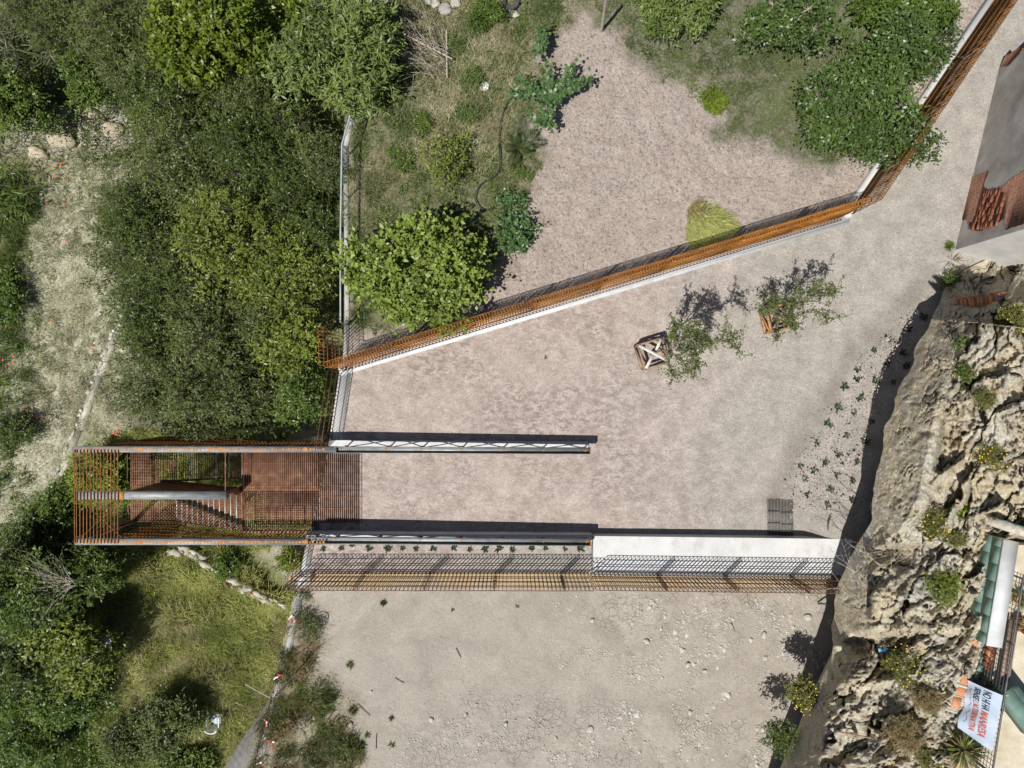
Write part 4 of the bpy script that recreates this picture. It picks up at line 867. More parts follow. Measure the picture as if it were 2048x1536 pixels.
# ------------------------------------------------------------------ cliff
BASE = np.array([(2100, 495), (1990, 512), (1925, 540), (1893, 580), (1872, 620), (1842, 680), (1815, 740), (1790, 800), (1768, 870), (1755, 940), (1748, 1000), (1728, 1070), (1695, 1120), (1672, 1190), (1664, 1260), (1656, 1320), (1625, 1400), (1590, 1470), (1560, 1540), (1500, 1720)], float)
BZ = np.array([.2, .2, .2, .4, .7, 1.0, 1.3, 1.6, 1.6, 1.8, 1.9, 1.6, 1.0, .7, .7, .7, .4, .1, -.1, -.2])
CP = np.array([(1925, 580, .5), (1905, 640, 2.0), (1880, 700, 2.8), (1850, 760, 3.1), (1830, 830, 3.4), (1805, 900, 3.5), (1790, 970, 3.5), (1775, 1040, 3.2), (1750, 1085, 2.4),
 (1960, 560, .5), (2010, 555, .8), (2048, 560, 1.4), (1960, 595, .8), (1945, 640, 3.4), (2020, 610, 4.2), (1930, 700, 3.9), (1900, 760, 4.0), (1880, 830, 4.3), (1855, 900, 4.3), (1840, 970, 4.2), (1815, 1040, 3.9),
 (1990, 620, 4.4), (1960, 700, 4.5), (1930, 780, 4.6), (1910, 830, 4.6), (1890, 900, 4.5), (1875, 980, 4.4), (1840, 1060, 4.1), (2048, 700, 5.3), (2000, 800, 4.9), (1960, 860, 4.8), (2048, 850, 5.5), (1960, 960, 4.7), (2030, 960, 5.2), (1930, 1030, 4.5),
 (1734, 1105, 3.6), (1738, 1150, 4.0), (1735, 1180, 3.9), (1742, 1240, 3.9), (1770, 1130, 4.2), (1780, 1250, 4.0), (1705, 1190, 2.0), (1700, 1260, 2.0), (1710, 1130, 2.0),
 (1672, 1292, 3.2), (1680, 1340, 3.3), (1690, 1400, 3.4), (1712, 1450, 3.3), (1745, 1480, 3.3), (1750, 1536, 3.3), (1745, 1650, 3.3), (1720, 1280, 2.9), (1760, 1300, 3.8), (1780, 1400, 3.8), (1663, 1370, 1.4), (1655, 1390, 2.0), (1650, 1440, 2.2), (1680, 1500, 2.2), (1635, 1480, 1.7), (1600, 1520, 1.0), (1650, 1580, 1.7),
 (1840, 1130, 4.3), (1890, 1180, 4.5), (1850, 1260, 4.4), (1900, 1320, 4.6), (1840, 1400, 4.2), (1900, 1450, 4.3), (1850, 1536, 4.1), (1940, 1120, 4.6), (1960, 1300, 4.6), (2000, 1100, 4.6), (2100, 1000, 5.6), (2130, 700, 6.0), (2100, 1300, 4.6), (2100, 1536, 4.6), (1960, 1536, 4.4), (2000, 1680, 4.4), (1850, 1680, 4.0)], float)
CP = np.r_[CP, np.c_[BASE, BZ]]
Ac, Zc = CP[:, :2] / 100, CP[:, 2]
Kc = np.linalg.norm(Ac[:, None] - Ac[None], axis=-1); wc = np.linalg.solve(Kc + np.eye(len(Ac)) * .01, Zc - 2.5)
sl = np.linalg.norm(np.diff(BASE, axis=0), axis=1).cumsum(); sl = np.r_[0, sl]
nv, nu = 560, 210
tt = np.linspace(0, sl[-1], nv); bx = np.interp(tt, sl, BASE[:, 0]); by = np.interp(tt, sl, BASE[:, 1])
bxs = bx.copy(); bx = bx + 20 * (fbm(tt / 45, tt * 0 + 3, 4) - .5)
uu = np.linspace(0, 1, nu) ** 1.2
ex = np.full(nv, 2160.); ey = by + np.interp(tt, sl, np.linspace(60, -60, len(sl)))
PXc = bx[:, None] + uu * (ex - bx)[:, None]; PYc = by[:, None] + uu * (ey - by)[:, None]
q_ = np.stack([PXc.ravel(), PYc.ravel()], -1) / 100
Z = np.concatenate([np.linalg.norm(c[:, None] - Ac[None], axis=-1) @ wc for c in np.array_split(q_, 24)]).reshape(PXc.shape) + 2.5
edge = np.clip(uu / .08, 0, 1)[None]
XF = np.interp(PYc, [500, 606, 640, 700, 780, 830, 1000, 1060, 1100, 1180, 1250, 1290, 1340, 1420, 1480, 1700], [1000, 1000, 1935, 1908, 1882, 1868, 1836, 1800, 1738, 1738, 1735, 1676, 1668, 1656, 1650, 1600])
z0b = np.interp(tt, sl, BZ)[:, None]; Zv = lambda X_: H - (H - z0b) * (bxs[:, None] - 1024) * .95 / (X_ - 1024)
kf = np.argmin(np.abs(PXc - XF), 1); zf_ = Z[np.arange(nv), kf][:, None]; off = np.clip(Zv(XF) - zf_, 0, 3)
Z = np.where(PXc < XF, np.maximum(Z, Zv(np.maximum(PXc, bx[:, None]))), Z + off * np.exp(-np.clip(PXc - XF, 0, 999) / 110))
def vor2(a, b, seed=0):
    ia, ib = np.floor(a).astype(int), np.floor(b).astype(int); f1 = np.full(a.shape, 9.); f2 = f1.copy(); h1 = np.zeros(a.shape); dx = np.zeros(a.shape); dy = dx.copy()
    for di in (-1, 0, 1):
        for dj in (-1, 0, 1):
            ca_, cb_ = ia + di, ib + dj; ox = _perm[(ca_ + seed) & 255, cb_ & 255]; oy = _perm[(ca_ + 91 + seed) & 255, (cb_ + 37) & 255]; ex_, ey_ = a - ca_ - ox, b - cb_ - oy; dd = np.hypot(ex_, ey_); n_ = dd < f1
            f2 = np.where(n_, f1, np.minimum(f2, dd)); h1 = np.where(n_, _perm[(ca_ + 11 + seed) & 255, (cb_ + 53) & 255], h1); dx = np.where(n_, ex_, dx); dy = np.where(n_, ey_, dy); f1 = np.where(n_, dd, f1)
    return f1, f2, h1, dx, dy
th = R(50); wx_ = 90 * (fbm(PXc / 70, PYc / 70, 5, 2.1, .58) - .5); wy_ = 90 * (fbm(PYc / 70 + 7, PXc / 70, 5, 2.1, .58) - .5); cm = np.clip((fbm(PXc / 38 + 3, PYc / 38, 3) - .36) * 4, .05, 1)
Aa = ((PXc + wx_) * math.cos(th) - (PYc + wy_) * math.sin(th)); Bb = ((PXc + wx_) * math.sin(th) + (PYc + wy_) * math.cos(th))
face = sstep(-6, 10, (PXc - np.interp(PYc, [500, 620, 700, 780, 830, 1000, 1060, 1100, 1180, 1250, 1290, 1340, 1420, 1480, 1700], [1990, 1950, 1915, 1895, 1888, 1858, 1820, 1738, 1738, 1735, 1676, 1668, 1656, 1650, 1600])))
f1, f2, h1, dx, dy = vor2(Aa / 105, Bb / 52); cr1 = (1 - sstep(0, .09, f2 - f1)) * cm; t1 = (h1 - .5) * 1.0 + dx * np.sin(h1 * 40) * .55 + dy * np.cos(h1 * 57) * .5 - cr1 * .5
f1b, f2b, h2, dx2, dy2 = vor2(Aa / 40, Bb / 15, 5); cr2 = (1 - sstep(0, .14, f2b - f1b)) * cm; t2 = (h2 - .5) * .30 + dy2 * .22 - cr2 * .22
rubm = soft(PXc, PYc, [(1840, 1150), (1950, 1120), (1960, 1290), (1930, 1420), (1900, 1536), (1840, 1536), (1830, 1300)], 50)
mask2 = np.clip(.15 + .9 * (fbm(PXc / 55, PYc / 55, 3) - .48) * 3 + .8 * rubm, 0, 1.1)
fine = fbm(PXc / 12, PYc / 12, 5, 2.1, .65) - .5; rid = .5 - np.abs(fbm(Aa / 30, Bb / 9, 5, 2.1, .62) - .5) * 4; lam = np.abs(fbm(Aa / 60, Bb / 4.5, 3) - .5)
Z = Z + edge * (face * ((t1 * .75 + .30 * (np.floor(Bb / 21 + 2.2 * fbm(PXc / 60, PYc / 60, 3)) % 3 - 1) * .6) * (1 - .6 * rubm) + t2 * mask2 * .75 + fine * .20 + rid * .05 - lam * .10) + (1 - face) * (.42 * (fbm(PXc / 60, PYc / 60, 4) - .5) + fine * .24 - .18 * cr2))
TERR = np.array([(1985, 1068), (1956, 1290), (1925, 1400), (1900, 1480), (1890, 1700), (2300, 1700), (2300, 1085)], float)
tm = np.clip((np.where(inpoly(PXc, PYc, TERR), 1, -1) * pdist(PXc, PYc, TERR)) / 14, 0, 1); Z = Z * (1 - tm) + np.minimum(Z, 3.9) * tm
HS = np.array([(1895, 480), (1905, 500), (1990, 530), (2300, 520), (2300, 300), (1900, 300)], float)
Vg = WA(PXc, PYc, Z); sk = []
for f_, dxx in ((1.0, .55), (.55, .45), (.2, .15)):      # undercut skirt down to the ground, hidden beneath the overhang
    e_ = Vg[:, 0].copy(); zt_ = e_[:, 2].copy(); e_[:, 2] = zt_ - (zt_ + .5) * f_; e_[:, 0] += (bx - 1024) / F * (zt_ + .5) * f_ * 1.12 + .25 * f_; sk.append(e_[:, None])
Vg = np.concatenate(sk + [Vg], 1); nu += 3; Vc = Vg.reshape(-1, 3); ii = np.arange(nv * nu).reshape(nv, nu)
qc = np.stack([ii[:-1, :-1], ii[1:, :-1], ii[1:, 1:], ii[:-1, 1:]], -1).reshape(-1, 4)
mk('cliff', Vc, qc, M['rock'], None, False, kind='structure', label='overhanging sandstone cliff along the right side', cat='cliff')
def cz(px, py):
    i = np.argmin((PXc - px) ** 2 + (PYc - py) ** 2); return float(Z.ravel()[i])
def C(px, py, dz=0): return W(px, py, cz(px, py) + dz)
# cliff plants
for (px, py, rx, ry, mt, lb, lv, L_, w_, fl) in [
 (2022, 645, 34, 40, 'lf_olive', 'yellowish rounded bush on the rock near the brick pillar', 3600, .07, .03, 1),
 (1972, 795, 24, 22, 'lf_olive', 'small olive tuft in a rock cleft', 1300, .07, .022, 1),
 (1985, 912, 42, 28, 'lf_olive', 'wispy broom bush on the pale rock above the green block wall', 1500, .09, .018, 1),
 (1905, 1005, 36, 34, 'lf_bright', 'vivid light green fig bush on the cliff edge', 1100, .15, .085, 0),
 (1868, 1055, 34, 34, 'lf_olive', 'yellow brown shrub below the vivid fig bush', 2500, .06, .03, 1),
 (1912, 1082, 18, 18, 'lf_olive', 'small shrub right of the yellow brown shrub', 900, .06, .03, 1),
 (1885, 1168, 34, 52, 'lf_yel', 'dense yellow green creeping shrub on the rubble rock', 4200, .06, .03, 1),
 (1815, 1330, 52, 58, 'lf_olive', 'dark olive thicket in the middle of the rock slope', 4200, .08, .02, 1),
 (1755, 1305, 48, 30, 'lf_brown', 'dry brown broom bush dotted with yellow flowers', 2200, .12, .016, 1),
 (1850, 1395, 40, 30, 'lf_brown', 'dry tangled scrub below the olive thicket', 1600, .12, .018, 0),
 (1810, 1470, 52, 46, 'lf_brown', 'brown scrub near the bottom of the rock slope', 2600, .10, .018, 0),
 (1850, 1515, 34, 26, 'lf_olive', 'olive scrub at the bottom edge of the rock slope', 1400, .08, .025, 0),
 (1608, 1392, 40, 40, 'lf_olive', 'leafy weed bush at the foot of the cliff', 2400, .09, .05, 1),
 (1560, 1470, 50, 40, 'lf_dark', 'dim scrub in the shade at the bottom of the cliff foot', 1800, .09, .04, 0),
 (1925, 690, 14, 14, 'lf_mid', 'little plant on the shaded cliff face', 400, .07, .03, 0),
 (1925, 745, 24, 18, 'lf_dark', 'dark plant hanging from the shaded cliff face', 700, .07, .03, 0),
 (1905, 560, 28, 20, 'lf_dark', 'dark weeds in the shaded corner behind the house', 900, .10, .03, 0)]:
    zc = cz(px, py); k = (H - zc) / F; r = np.array([rx * k, ry * k, min(rx, ry) * k * .7])
    root = empty('cliff_shrub', W(px, py, zc), lb, 'shrub'); c = W(px, py, zc + r[2] * .4); mb = MB(); st = MB()
    for j in range(9):
        v = rdir(1, .3, .5)[0]; lc = c + v * r * rng.uniform(.1, .75); lr = r * rng.uniform(.3, .5)
        (V, q), a, b, td = sprays(lc, lr, max(4, lv // 9 // 7), 7, .14, L_, w_, .8, .1); mb.add(V, q, a=np.repeat(a, 4)); st.bars(np.repeat((c - [0, 0, r[2] * .5])[None], 5, 0), b[:5] if len(b) >= 5 else np.repeat(b[:1], 5, 0), .008, .004, n=3)
    mb.build('foliage', M[mt], root); st.build('stems', M['bark'], root)
    if fl and mt in ('lf_olive', 'lf_brown') and rx > 24:
        n = int(rx * 1.1); P = c + rdir(n, .5, .6) * r * rng.uniform(.6, 1.05, (n, 1)) + [0, 0, .06]; f = MB()
        for k_ in range(4):
            a = k_ * math.pi / 2; V, q = leafquads(P, np.repeat(np.array([[math.cos(a), math.sin(a), .2]]), n, 0), .024, .022, up=np.array([[0, 0, 1.]])); f.add(V, q)
        f.build('flowers', M['yellow'], root, kind='stuff')
# bare branches overhanging the slab end
root = empty('bare_bush', C(1760, 1120), 'bare twiggy bush whose grey branches hang over the end of the white slab', 'bush'); b = MB()
def twig(b, p, d, L, r, lev):
    n = 4; q = p.copy(); dd = d.copy()
    for i in range(n):
        dd = unit(dd + rng.normal(0, .16, 3)); e = q + dd * L / n; b.bars([q], [e], r * (1 - .18 * i), r * (1 - .18 * (i + 1)), n=4); q = e
        if lev and rng.random() < .75: twig(b, q, unit(dd + rng.normal(0, .55, 3)), L * .55, r * .5, lev - 1)
for (sx, sy, ex, ey, z) in [(1765, 1235, 1655, 1140, 3.6), (1765, 1220, 1665, 1165, 3.5), (1770, 1190, 1690, 1110, 3.9), (1755, 1240, 1700, 1180, 3.4), (1760, 1130, 1705, 1085, 4.0)]:
    p = W(sx, sy, z + .3); e = W(ex, ey, z - .2); twig(b, p, unit(e - p), np.linalg.norm(e - p), .02, 2)
for k in range(36):
    p = C(1800 + rng.normal(0, 16), 1110 + rng.normal(0, 14), .05); twig(b, p, rdir(1, .4, .7)[0], .7, .007, 1)
b.build('branches', M['deadwood'], root)
# brick pillar / chimney like buttress
b0 = W(1897, 614, .35); t0 = W(2008, 598, max(cz(1990, 600), cz(1960, 603)) + .35); root = empty('brick_pillar', b0, 'leaning pillar of broken red bricks against the cliff', 'pillar')
mb = MB(); d = t0 - b0; bu, bv = [], []
n = 26
for i in range(n):
    f = i / n; c = b0 + d * (f + .5 / n); w = rng.normal(0, .035, 3)
    mb.box(c + w * [1, 1, 0], (.34 + rng.normal(0, .03), .42 + rng.normal(0, .03), .105), (1, rng.normal(.1, .06)))
vv = np.concatenate(mb.V) - b0; mb.A = [np.zeros(len(vv))]
o = mb.build('courses', M['terracotta'], root); 
mb = MB()
for i in range(14):
    c = b0 + d * rng.random() + rng.normal(0, .13, 3); mb.box(c, (.2, .25, .07), (1, rng.normal(0, .3)))
mb.build('loose_bricks', M['brick'], root)
# perforated brick patch wedged in the cliff
P0 = W(1738, 1012, .5)
root = empty('clay_block_patch', P0, 'patch of perforated clay blocks filling a hole in the cliff foot', 'masonry')
p = [W(1741, 1006, .75), W(1752, 997, 1.0), W(1825, 1016, 2.2), W(1806, 1040, 1.9), W(1742, 1016, .6)]
e1 = p[3] - p[4]; e2 = p[1] - p[0]; nrm = unit(np.cross(e1, e2)); nrm = nrm if nrm[2] > 0 else -nrm
for i in range(8):
    b = MB(); a0 = p[4] + (p[3] - p[4]) * (i / 8 + .01) + nrm * .12; a1 = p[4] + (p[3] - p[4]) * ((i + .82) / 8) + nrm * .12; c1 = p[1] + (p[2] - p[1]) * ((i + .82) / 8) + nrm * .12; c0 = p[1] + (p[2] - p[1]) * (i / 8 + .01) + nrm * .12
    b.add([a0, a1, c1, c0, a0 - nrm * .2, a1 - nrm * .2, c1 - nrm * .2, c0 - nrm * .2], [[0, 1, 2, 3], [0, 4, 5, 1], [1, 5, 6, 2], [2, 6, 7, 3], [3, 7, 4, 0]])
    o = b.build('clay_block', M['terrace'], root)
    h = MB()
    for j in range(4):
        for kx in (.3, .7):
            c = (a0 * (1 - kx) + a1 * kx) * (1 - (j + .5) / 4) + (c0 * (1 - kx) + c1 * kx) * ((j + .5) / 4) + nrm * .004; u = unit(a1 - a0) * .016; v = unit(c0 - a0) * .04
            h.add([c - u - v, c + u - v, c + u + v, c - u + v], [[0, 1, 2, 3]])
    h.build('holes', M['bark_dark'], o)
# iron bar stuck in the lower cliff, ring, blue bag, pipes
mb = MB(); mb.bars([C(1674, 1463, .25)], [C(1742, 1476, .25)], .025, n=6); mb.build('iron_bar', M['wood'], label='brown bar sticking out of the rock at the bottom right', cat='bar')
mb = MB(); mb.bars([W(1636, 1207, -.22)], [W(1655, 1208, .1)], .03, n=6); mb.build('iron_peg', M['iron'], label='short dark peg at the cliff foot beside the lower fence end', cat='peg')
a = np.arange(16) * math.pi / 8; cc = W(1662, 1244, -.2); ring = np.stack([cc[0] + .085 * np.cos(a), cc[1] + .085 * np.sin(a), np.full(16, cc[2])], -1); mb = MB(); mb.bars(ring, np.roll(ring, -1, 0), .014, n=5); mb.build('wire_ring', M['galv'], label='small pale ring lying at the cliff foot', cat='ring')
def crumple(name, px, py, z, r, mat, label, cat, seed):
    n = 14; g = np.linspace(-1, 1, n); X, Y = np.meshgrid(g, g); c = W(px, py, z)
    rad = 1 - .35 * fbm(X * 2 + seed, Y * 2, 3); Zz = .5 * fbm(X * 2.2 + seed, Y * 2.2 + 3, 4) * r
    V = np.stack([c[0] + X * r * rad, c[1] + Y * r * rad * .8, c[2] + Zz * (1.1 - np.maximum(abs(X), abs(Y)))], -1).reshape(-1, 3)
    i = np.arange(n * n).reshape(n, n); q = np.stack([i[:-1, :-1], i[:-1, 1:], i[1:, 1:], i[1:, :-1]], -1).reshape(-1, 4)
    return mk(name, V, q, mat, None, False, label=label, cat=cat, origin=c)
crumple('plastic_bag', 1768, 1305, cz(1768, 1305) + .3, .2, M['bluebag'], 'crumpled blue bag caught in the broom bush', 'bag', 3)
crumple('tarp', 205, 1283, -3.3, .5, M['tarp'], 'crumpled pale blue tarp in the dark bushes', 'tarp', 8)
# ------------------------------------------------------------------ terrace with green block walls, fence, banner
ZT = 4.75
mb = MB(); pol = [W(2030, 1090, ZT), W(1985, 1290, ZT), W(1962, 1400, ZT), W(1950, 1700, ZT), W(2330, 1700, ZT), W(2330, 1090, ZT)]
mb.prism(np.array(pol)[::-1], 2.5, ZT); mb.build('terrace', M['terrace'], label='cream terrace floor of the house on the cliff', cat='terrace', kind='structure')
def blockwall(name, A, B, zt, hgt, th, rows, blen, label, cap=None, flip=1):
    root = empty(name, [A[0], A[1], zt - hgt], label, 'wall'); d = (B - A); d[2] = 0; L = np.linalg.norm(d); d = d / L; nrm = np.array([-d[1], d[0], 0]) * flip
    core = MB(); core.beam(A + nrm * (th / 2 + .01) + [0, 0, -hgt / 2], B + nrm * (th / 2 + .01) + [0, 0, -hgt / 2], th - .02, hgt - .01); core.build('mortar_core', M['mortar'], root)
    rh = hgt / rows; b = MB()
    for r_ in range(rows):
        x = -(r_ % 2) * blen / 2
        while x < L:
            a0 = max(0, x + .008); a1 = min(L, x + blen - .008)
            if a1 - a0 > .03:
                zc_ = -hgt + rh * (r_ + .5); b.beam(A + d * a0 + nrm * .03 + [0, 0, zc_], A + d * a1 + nrm * .03 + [0, 0, zc_], .07 + rng.normal(0, .003), rh - .014)
            x += blen
    b.build('painted_blocks', M['greenpaint'], root)
    if cap: c = MB(); c.beam(A + nrm * (th / 2 + cap * 0) + [0, 0, .035], B + nrm * (th / 2) + [0, 0, .035], th + .03, .07); c.build('coping', M['lintel'], root)
    return root
A = W(2006, 1079, 5.35); B = W(1972, 1290, 5.35)
blockwall('green_block_wall', A, B, 5.35, .85, .40, 2, .5, 'pale green block wall with a grey coping in front of the terrace', cap=.1, flip=1)
A = W(2006, 1040, 5.9); B = W(2120, 1078, 5.9)
blockwall('green_block_wall', A, B, 5.7, 1.4, .25, 7, .42, 'tall green painted brick wall closing the upper end of the terrace', flip=1 if False else -1)
# low crumbly wall with terracotta tiles
root = empty('tile_ledge', W(1935, 1330, 4.6), 'crumbly ledge topped with orange terracotta tiles beside the terrace', 'ledge')
LA, LBb = W(1956, 1278, 4.62), W(1908, 1425, 4.62); ld_ = unit(LBb - LA); ln_ = np.array([-ld_[1], ld_[0], 0]); LL = np.linalg.norm(LBb - LA)
mb = MB()
for i in range(40):
    f = (i + .5) / 40; c = LA + (LBb - LA) * f + ln_ * rng.normal(0, .03); mb.box(c - [0, 0, .1 - rng.normal(0, .012)], (LL / 40 * 1.3, .42 + rng.normal(0, .05), .3), (ld_[0], ld_[1]))
mb.build('mortar_bed', M['mortar'], root)
for f, l_ in ((.04, .2), (.18, .34), (.34, .24), (.52, .4), (.7, .3), (.86, .3)):
    b = MB(); c = LA + (LBb - LA) * f - ln_ * (.06 + rng.normal(0, .03)); b.box(c + [0, 0, .062 + rng.normal(0, .006)], (l_, .24, .03), (ld_[0] + rng.normal(0, .05), ld_[1])); b.build('tile', M['terracotta'], root)
mb = MB()
for f in np.linspace(.02, .45, 5): mb.box(LA + (LBb - LA) * f + ln_ * .25 + [0, 0, .10], (.20, .14, .05), (ld_[0], ld_[1]))
mb.build('green_tiles', M['greenpaint'], root)
root = empty('brick_rubble', W(1985, 1300, 4.8), 'short stub of perforated red bricks at the end of the green wall', 'masonry')
for i in range(5):
    b = MB(); b.box(W(1985 - i * 3.2, 1286 + i * 11, 4.92 - .03 * i), (.14, .26, .24), (1, .2 + rng.normal(0, .08))); b.build('brick', M['oldbrick'] if i != 2 else M['terracotta'], root)
# terrace mesh fence
fa, fb = W(2048, 1150, 5.75), W(1982, 1560, 5.75); ga, gb = fa + [.0, 0, -1.0], fb + [0, 0, -1.0]
root = empty('terrace_fence', ga, 'dark wire mesh fence with a grey top rail along the terrace edge', 'fence')
b = MB(); b.bars([fa], [fb], .03, n=6); b.build('top_rail', M['iron'], root)
b = MB(); n = 46
t = np.linspace(0, 1, n)[:, None]; b.bars(ga + (gb - ga) * t, fa + (fb - fa) * t, .009); t2 = np.linspace(0, 1, 9)[:, None]; b.bars(ga + (fa - ga) * t2, gb + (fb - gb) * t2, .008)
zi = ga + (gb - ga) * t; b.bars(zi[:-1] + np.array([-.12, 0, .02]) * (np.arange(n - 1) % 2)[:, None], zi[1:] + np.array([-.12, 0, .02]) * (np.arange(1, n) % 2)[:, None], .008)
b.build('wire_mesh', M['iron'], root)
for f in (.02, .34, .66, .97):
    p_ = MB(); p_.bars([ga + (gb - ga) * f], [fa + (fb - fa) * f + [0, 0, .03]], .028, n=6); p_.build('post', M['iron'], root)
# wooden bench planks behind the fence
root = empty('plank_bench', W(2020, 1330, ZT), 'long brown plank bench just behind the terrace fence', 'bench')
for o in (0, .16):
    b = MB(); b.beam(W(2022, 1240, ZT + .3) + [o, 0, 0], W(1994, 1420, ZT + .3) + [o, 0, 0], .12, .04); b.build('plank', M['wood'], root)
for f in (.1, .9):
    c = W(2022 - 28 * f, 1240 + 180 * f, ZT + .14) + [.08, 0, 0]; b = MB(); b.box(c, (.3, .05, .28)); b.build('leg', M['wood'], root)
# pots with plants
def pot(px, py, r, h, leafm, lb, n=60, L_=.3, w_=.03, matp='terracotta'):
    c = W(px, py, ZT); root = empty('potted_plant', c, lb, 'potted plant'); k = 14; a = np.arange(k) * 2 * math.pi / k
    prof = [(r * .7, 0), (r * .95, h * .85), (r * 1.08, h * .86), (r * 1.08, h), (r * .9, h), (r * .86, h * .85)]
    V = np.concatenate([np.stack([c[0] + q * np.cos(a), c[1] + q * np.sin(a), np.full(k, c[2] + z + .004)], -1) for q, z in prof]); i = np.arange(k); j = (i + 1) % k
    Q = np.concatenate([np.stack([i + s * k, j + s * k, j + (s + 1) * k, i + (s + 1) * k], -1) for s in range(len(prof) - 1)])
    mk('pot', V, Q, M[matp], root, True)
    so = MB(); so.add(np.r_[[c + [0, 0, h * .86]], np.stack([c[0] + r * .86 * np.cos(a), c[1] + r * .86 * np.sin(a), np.full(k, c[2] + h * .85)], -1)], None, [[0, x + 1, (x + 1) % k + 1] for x in range(k)]); so.build('potting_soil', M['bark_dark'], root)
    P = c + [0, 0, h * .85] + rng.normal(0, r * .3, (n, 3)) * [1, 1, 0]; V, q = leafquads(P, rdir(n, .5, .5), rng.uniform(.6, 1.2, n) * L_, w_); mk('leaves', V, q, M[leafm], root, attrs={'lr': np.repeat(rng.random(n), 4)})
pot(2030, 1195, .16, .3, 'lf_yel', 'terracotta pot with a spiky yellowish plant by the upper terrace fence', 60, .45, .03)
pot(2026, 1240, .15, .28, 'lf_brown', 'terracotta pot with a dark reddish plant beside the plank bench', 70, .22, .05)
pot(2046, 1256, .2, .36, 'lf_vine', 'dark red pot half cut by the right border', 40, .2, .05)
# yucca at the lower right
for px, py, r_, n, lb in [(1925, 1500, .62, 150, 'big dry yucca with brown and green sword leaves below the banner'), (1978, 1325 + 55, .34, 60, 'small spiky plant just above the banner')]:
    c = W(px, py, 4.75); root = empty('yucca', c, lb, 'yucca'); d = rdir(n, .25, .45); P = c + d * .05
    V, q = leafquads(P, d, rng.uniform(.7, 1.25, n) * r_, .055, fold=.25); half = rng.random(n) < .45
    for nm, s, mt in (('sword_leaves', half, 'lf_mid'), ('dry_leaves', ~half, 'lf_brown')):
        i = np.where(s)[0]; mk(nm, V.reshape(-1, 4, 3)[i].reshape(-1, 3), np.arange(len(i) * 4).reshape(-1, 4), M[mt], root, attrs={'lr': np.repeat(rng.random(len(i)), 4)})
    t = MB(); t.bars([c - [0, 0, .5]], [c], .09, .07, n=8); t.build('stem', M['bark'], root)
for px, py in [(1938, 1536), (1976, 1528)]: pass
# banner
BT0, BT1 = W(2006, 1391, 5.72), W(1985, 1503, 5.72); BB0, BB1 = W(1937, 1360, 4.75), W(1918, 1455, 4.9)
def bn(s, t, off=0.0):       # s along the text, t from top (0) to bottom (1)
    s = np.asarray(s, float); t = np.asarray(t, float)
    p = (BT0 * (1 - s)[..., None] + BT1 * s[..., None]) * (1 - t)[..., None] + (BB0 * (1 - s)[..., None] + BB1 * s[..., None]) * t[..., None]
    n = unit(np.cross(BT1 - BT0, BB0 - BT0)); n = n if n[2] > 0 else -n
    wv = .07 * np.sin(s * 5.2 + t * 2.5) * t + .035 * np.sin(s * 13 + 1 - t * 4) * t + .16 * np.sin(s * math.pi) * t * -.6 + .05 * np.sin(t * 3.1)
    return p + n * (wv + off)[..., None] + (BB0 - BT0) * (.10 * np.sin(s * math.pi) * t)[..., None]
root = empty('banner', (BT0 + BT1) / 2, 'pale blue protest banner with navy and red lettering tied to the terrace fence', 'banner')
ns, nt_ = 60, 34; S_, T_ = np.meshgrid(np.linspace(0, 1, ns), np.linspace(0, 1, nt_)); Vb = bn(S_, T_).reshape(-1, 3); ib = np.arange(ns * nt_).reshape(nt_, ns)
qb = np.stack([ib[:-1, :-1], ib[:-1, 1:], ib[1:, 1:], ib[1:, :-1]], -1).reshape(-1, 4)
cloth = mk('cloth', Vb, qb, M['banner'], root, True)
LB = np.linalg.norm(BT1 - BT0); HB = np.linalg.norm(BB0 - BT0)
def letter(txt, s0, s1, t0, t1, mat, name='lettering', bold=.03):
    cu = bpy.data.curves.new('t', 'FONT'); cu.body = txt; cu.offset = bold * .45; cu.resolution_u = 3
    ob = bpy.data.objects.new('t', cu); col.objects.link(ob); dg = bpy.context.evaluated_depsgraph_get(); me = bpy.data.meshes.new_from_object(ob.evaluated_get(dg))
    bpy.data.objects.remove(ob)
    import bmesh
    bm = bmesh.new(); bm.from_mesh(me); bmesh.ops.triangulate(bm, faces=bm.faces[:])
    for _ in range(1): bmesh.ops.subdivide_edges(bm, edges=[e for e in bm.edges if e.calc_length() > .25], cuts=2, use_grid_fill=False)
    bmesh.ops.triangulate(bm, faces=bm.faces[:])
    v = np.array([x.co for x in bm.verts]); f = np.array([[x.index for x in fc.verts] for fc in bm.faces]); bm.free()
    lo, hi = v.min(0), v.max(0); s = s0 + (v[:, 0] - lo[0]) / (hi[0] - lo[0]) * (s1 - s0); t = t1 - (v[:, 1] - lo[1]) / (hi[1] - lo[1]) * (t1 - t0)
    return mk(name, bn(s, t, .008), f, mat, root)
letter('NO HI HA', .04, .40, .24, .46, M['ink_navy'], bold=.05); letter('MANRESA', .43, .90, .24, .46, M['ink_red'], bold=.05)
letter('SENSE', .06, .30, .53, .72, M['ink_navy'], bold=.05); letter("L'ALTERNATIVA", .325, .90, .53, .72, M['ink_red'], bold=.05)
# printed line drawing near the lower edge: small strokes
st = MB()
ss = np.linspace(.14, .82, 40); tv = .82 + .035 * np.sin(ss * 40) - .03 * (np.abs(ss - .35) < .06)
pl = bn(ss, tv, .008)
for i in range(39):
    a_, b_ = pl[i], pl[i + 1]; w_ = unit(BB0 - BT0) * .008
    st.add([a_ - w_, b_ - w_, b_ + w_, a_ + w_], [[0, 1, 2, 3]])
st.build('printed_lines', M['ink_grey'], root)
for f in (.0, 1.0):
    t = MB(); p_ = bn(np.array(f), np.array(0.0)); t.bars([p_], [p_ + [.12, .02, .06]], .012, n=5); t.build('tie', M['yellow'], root)
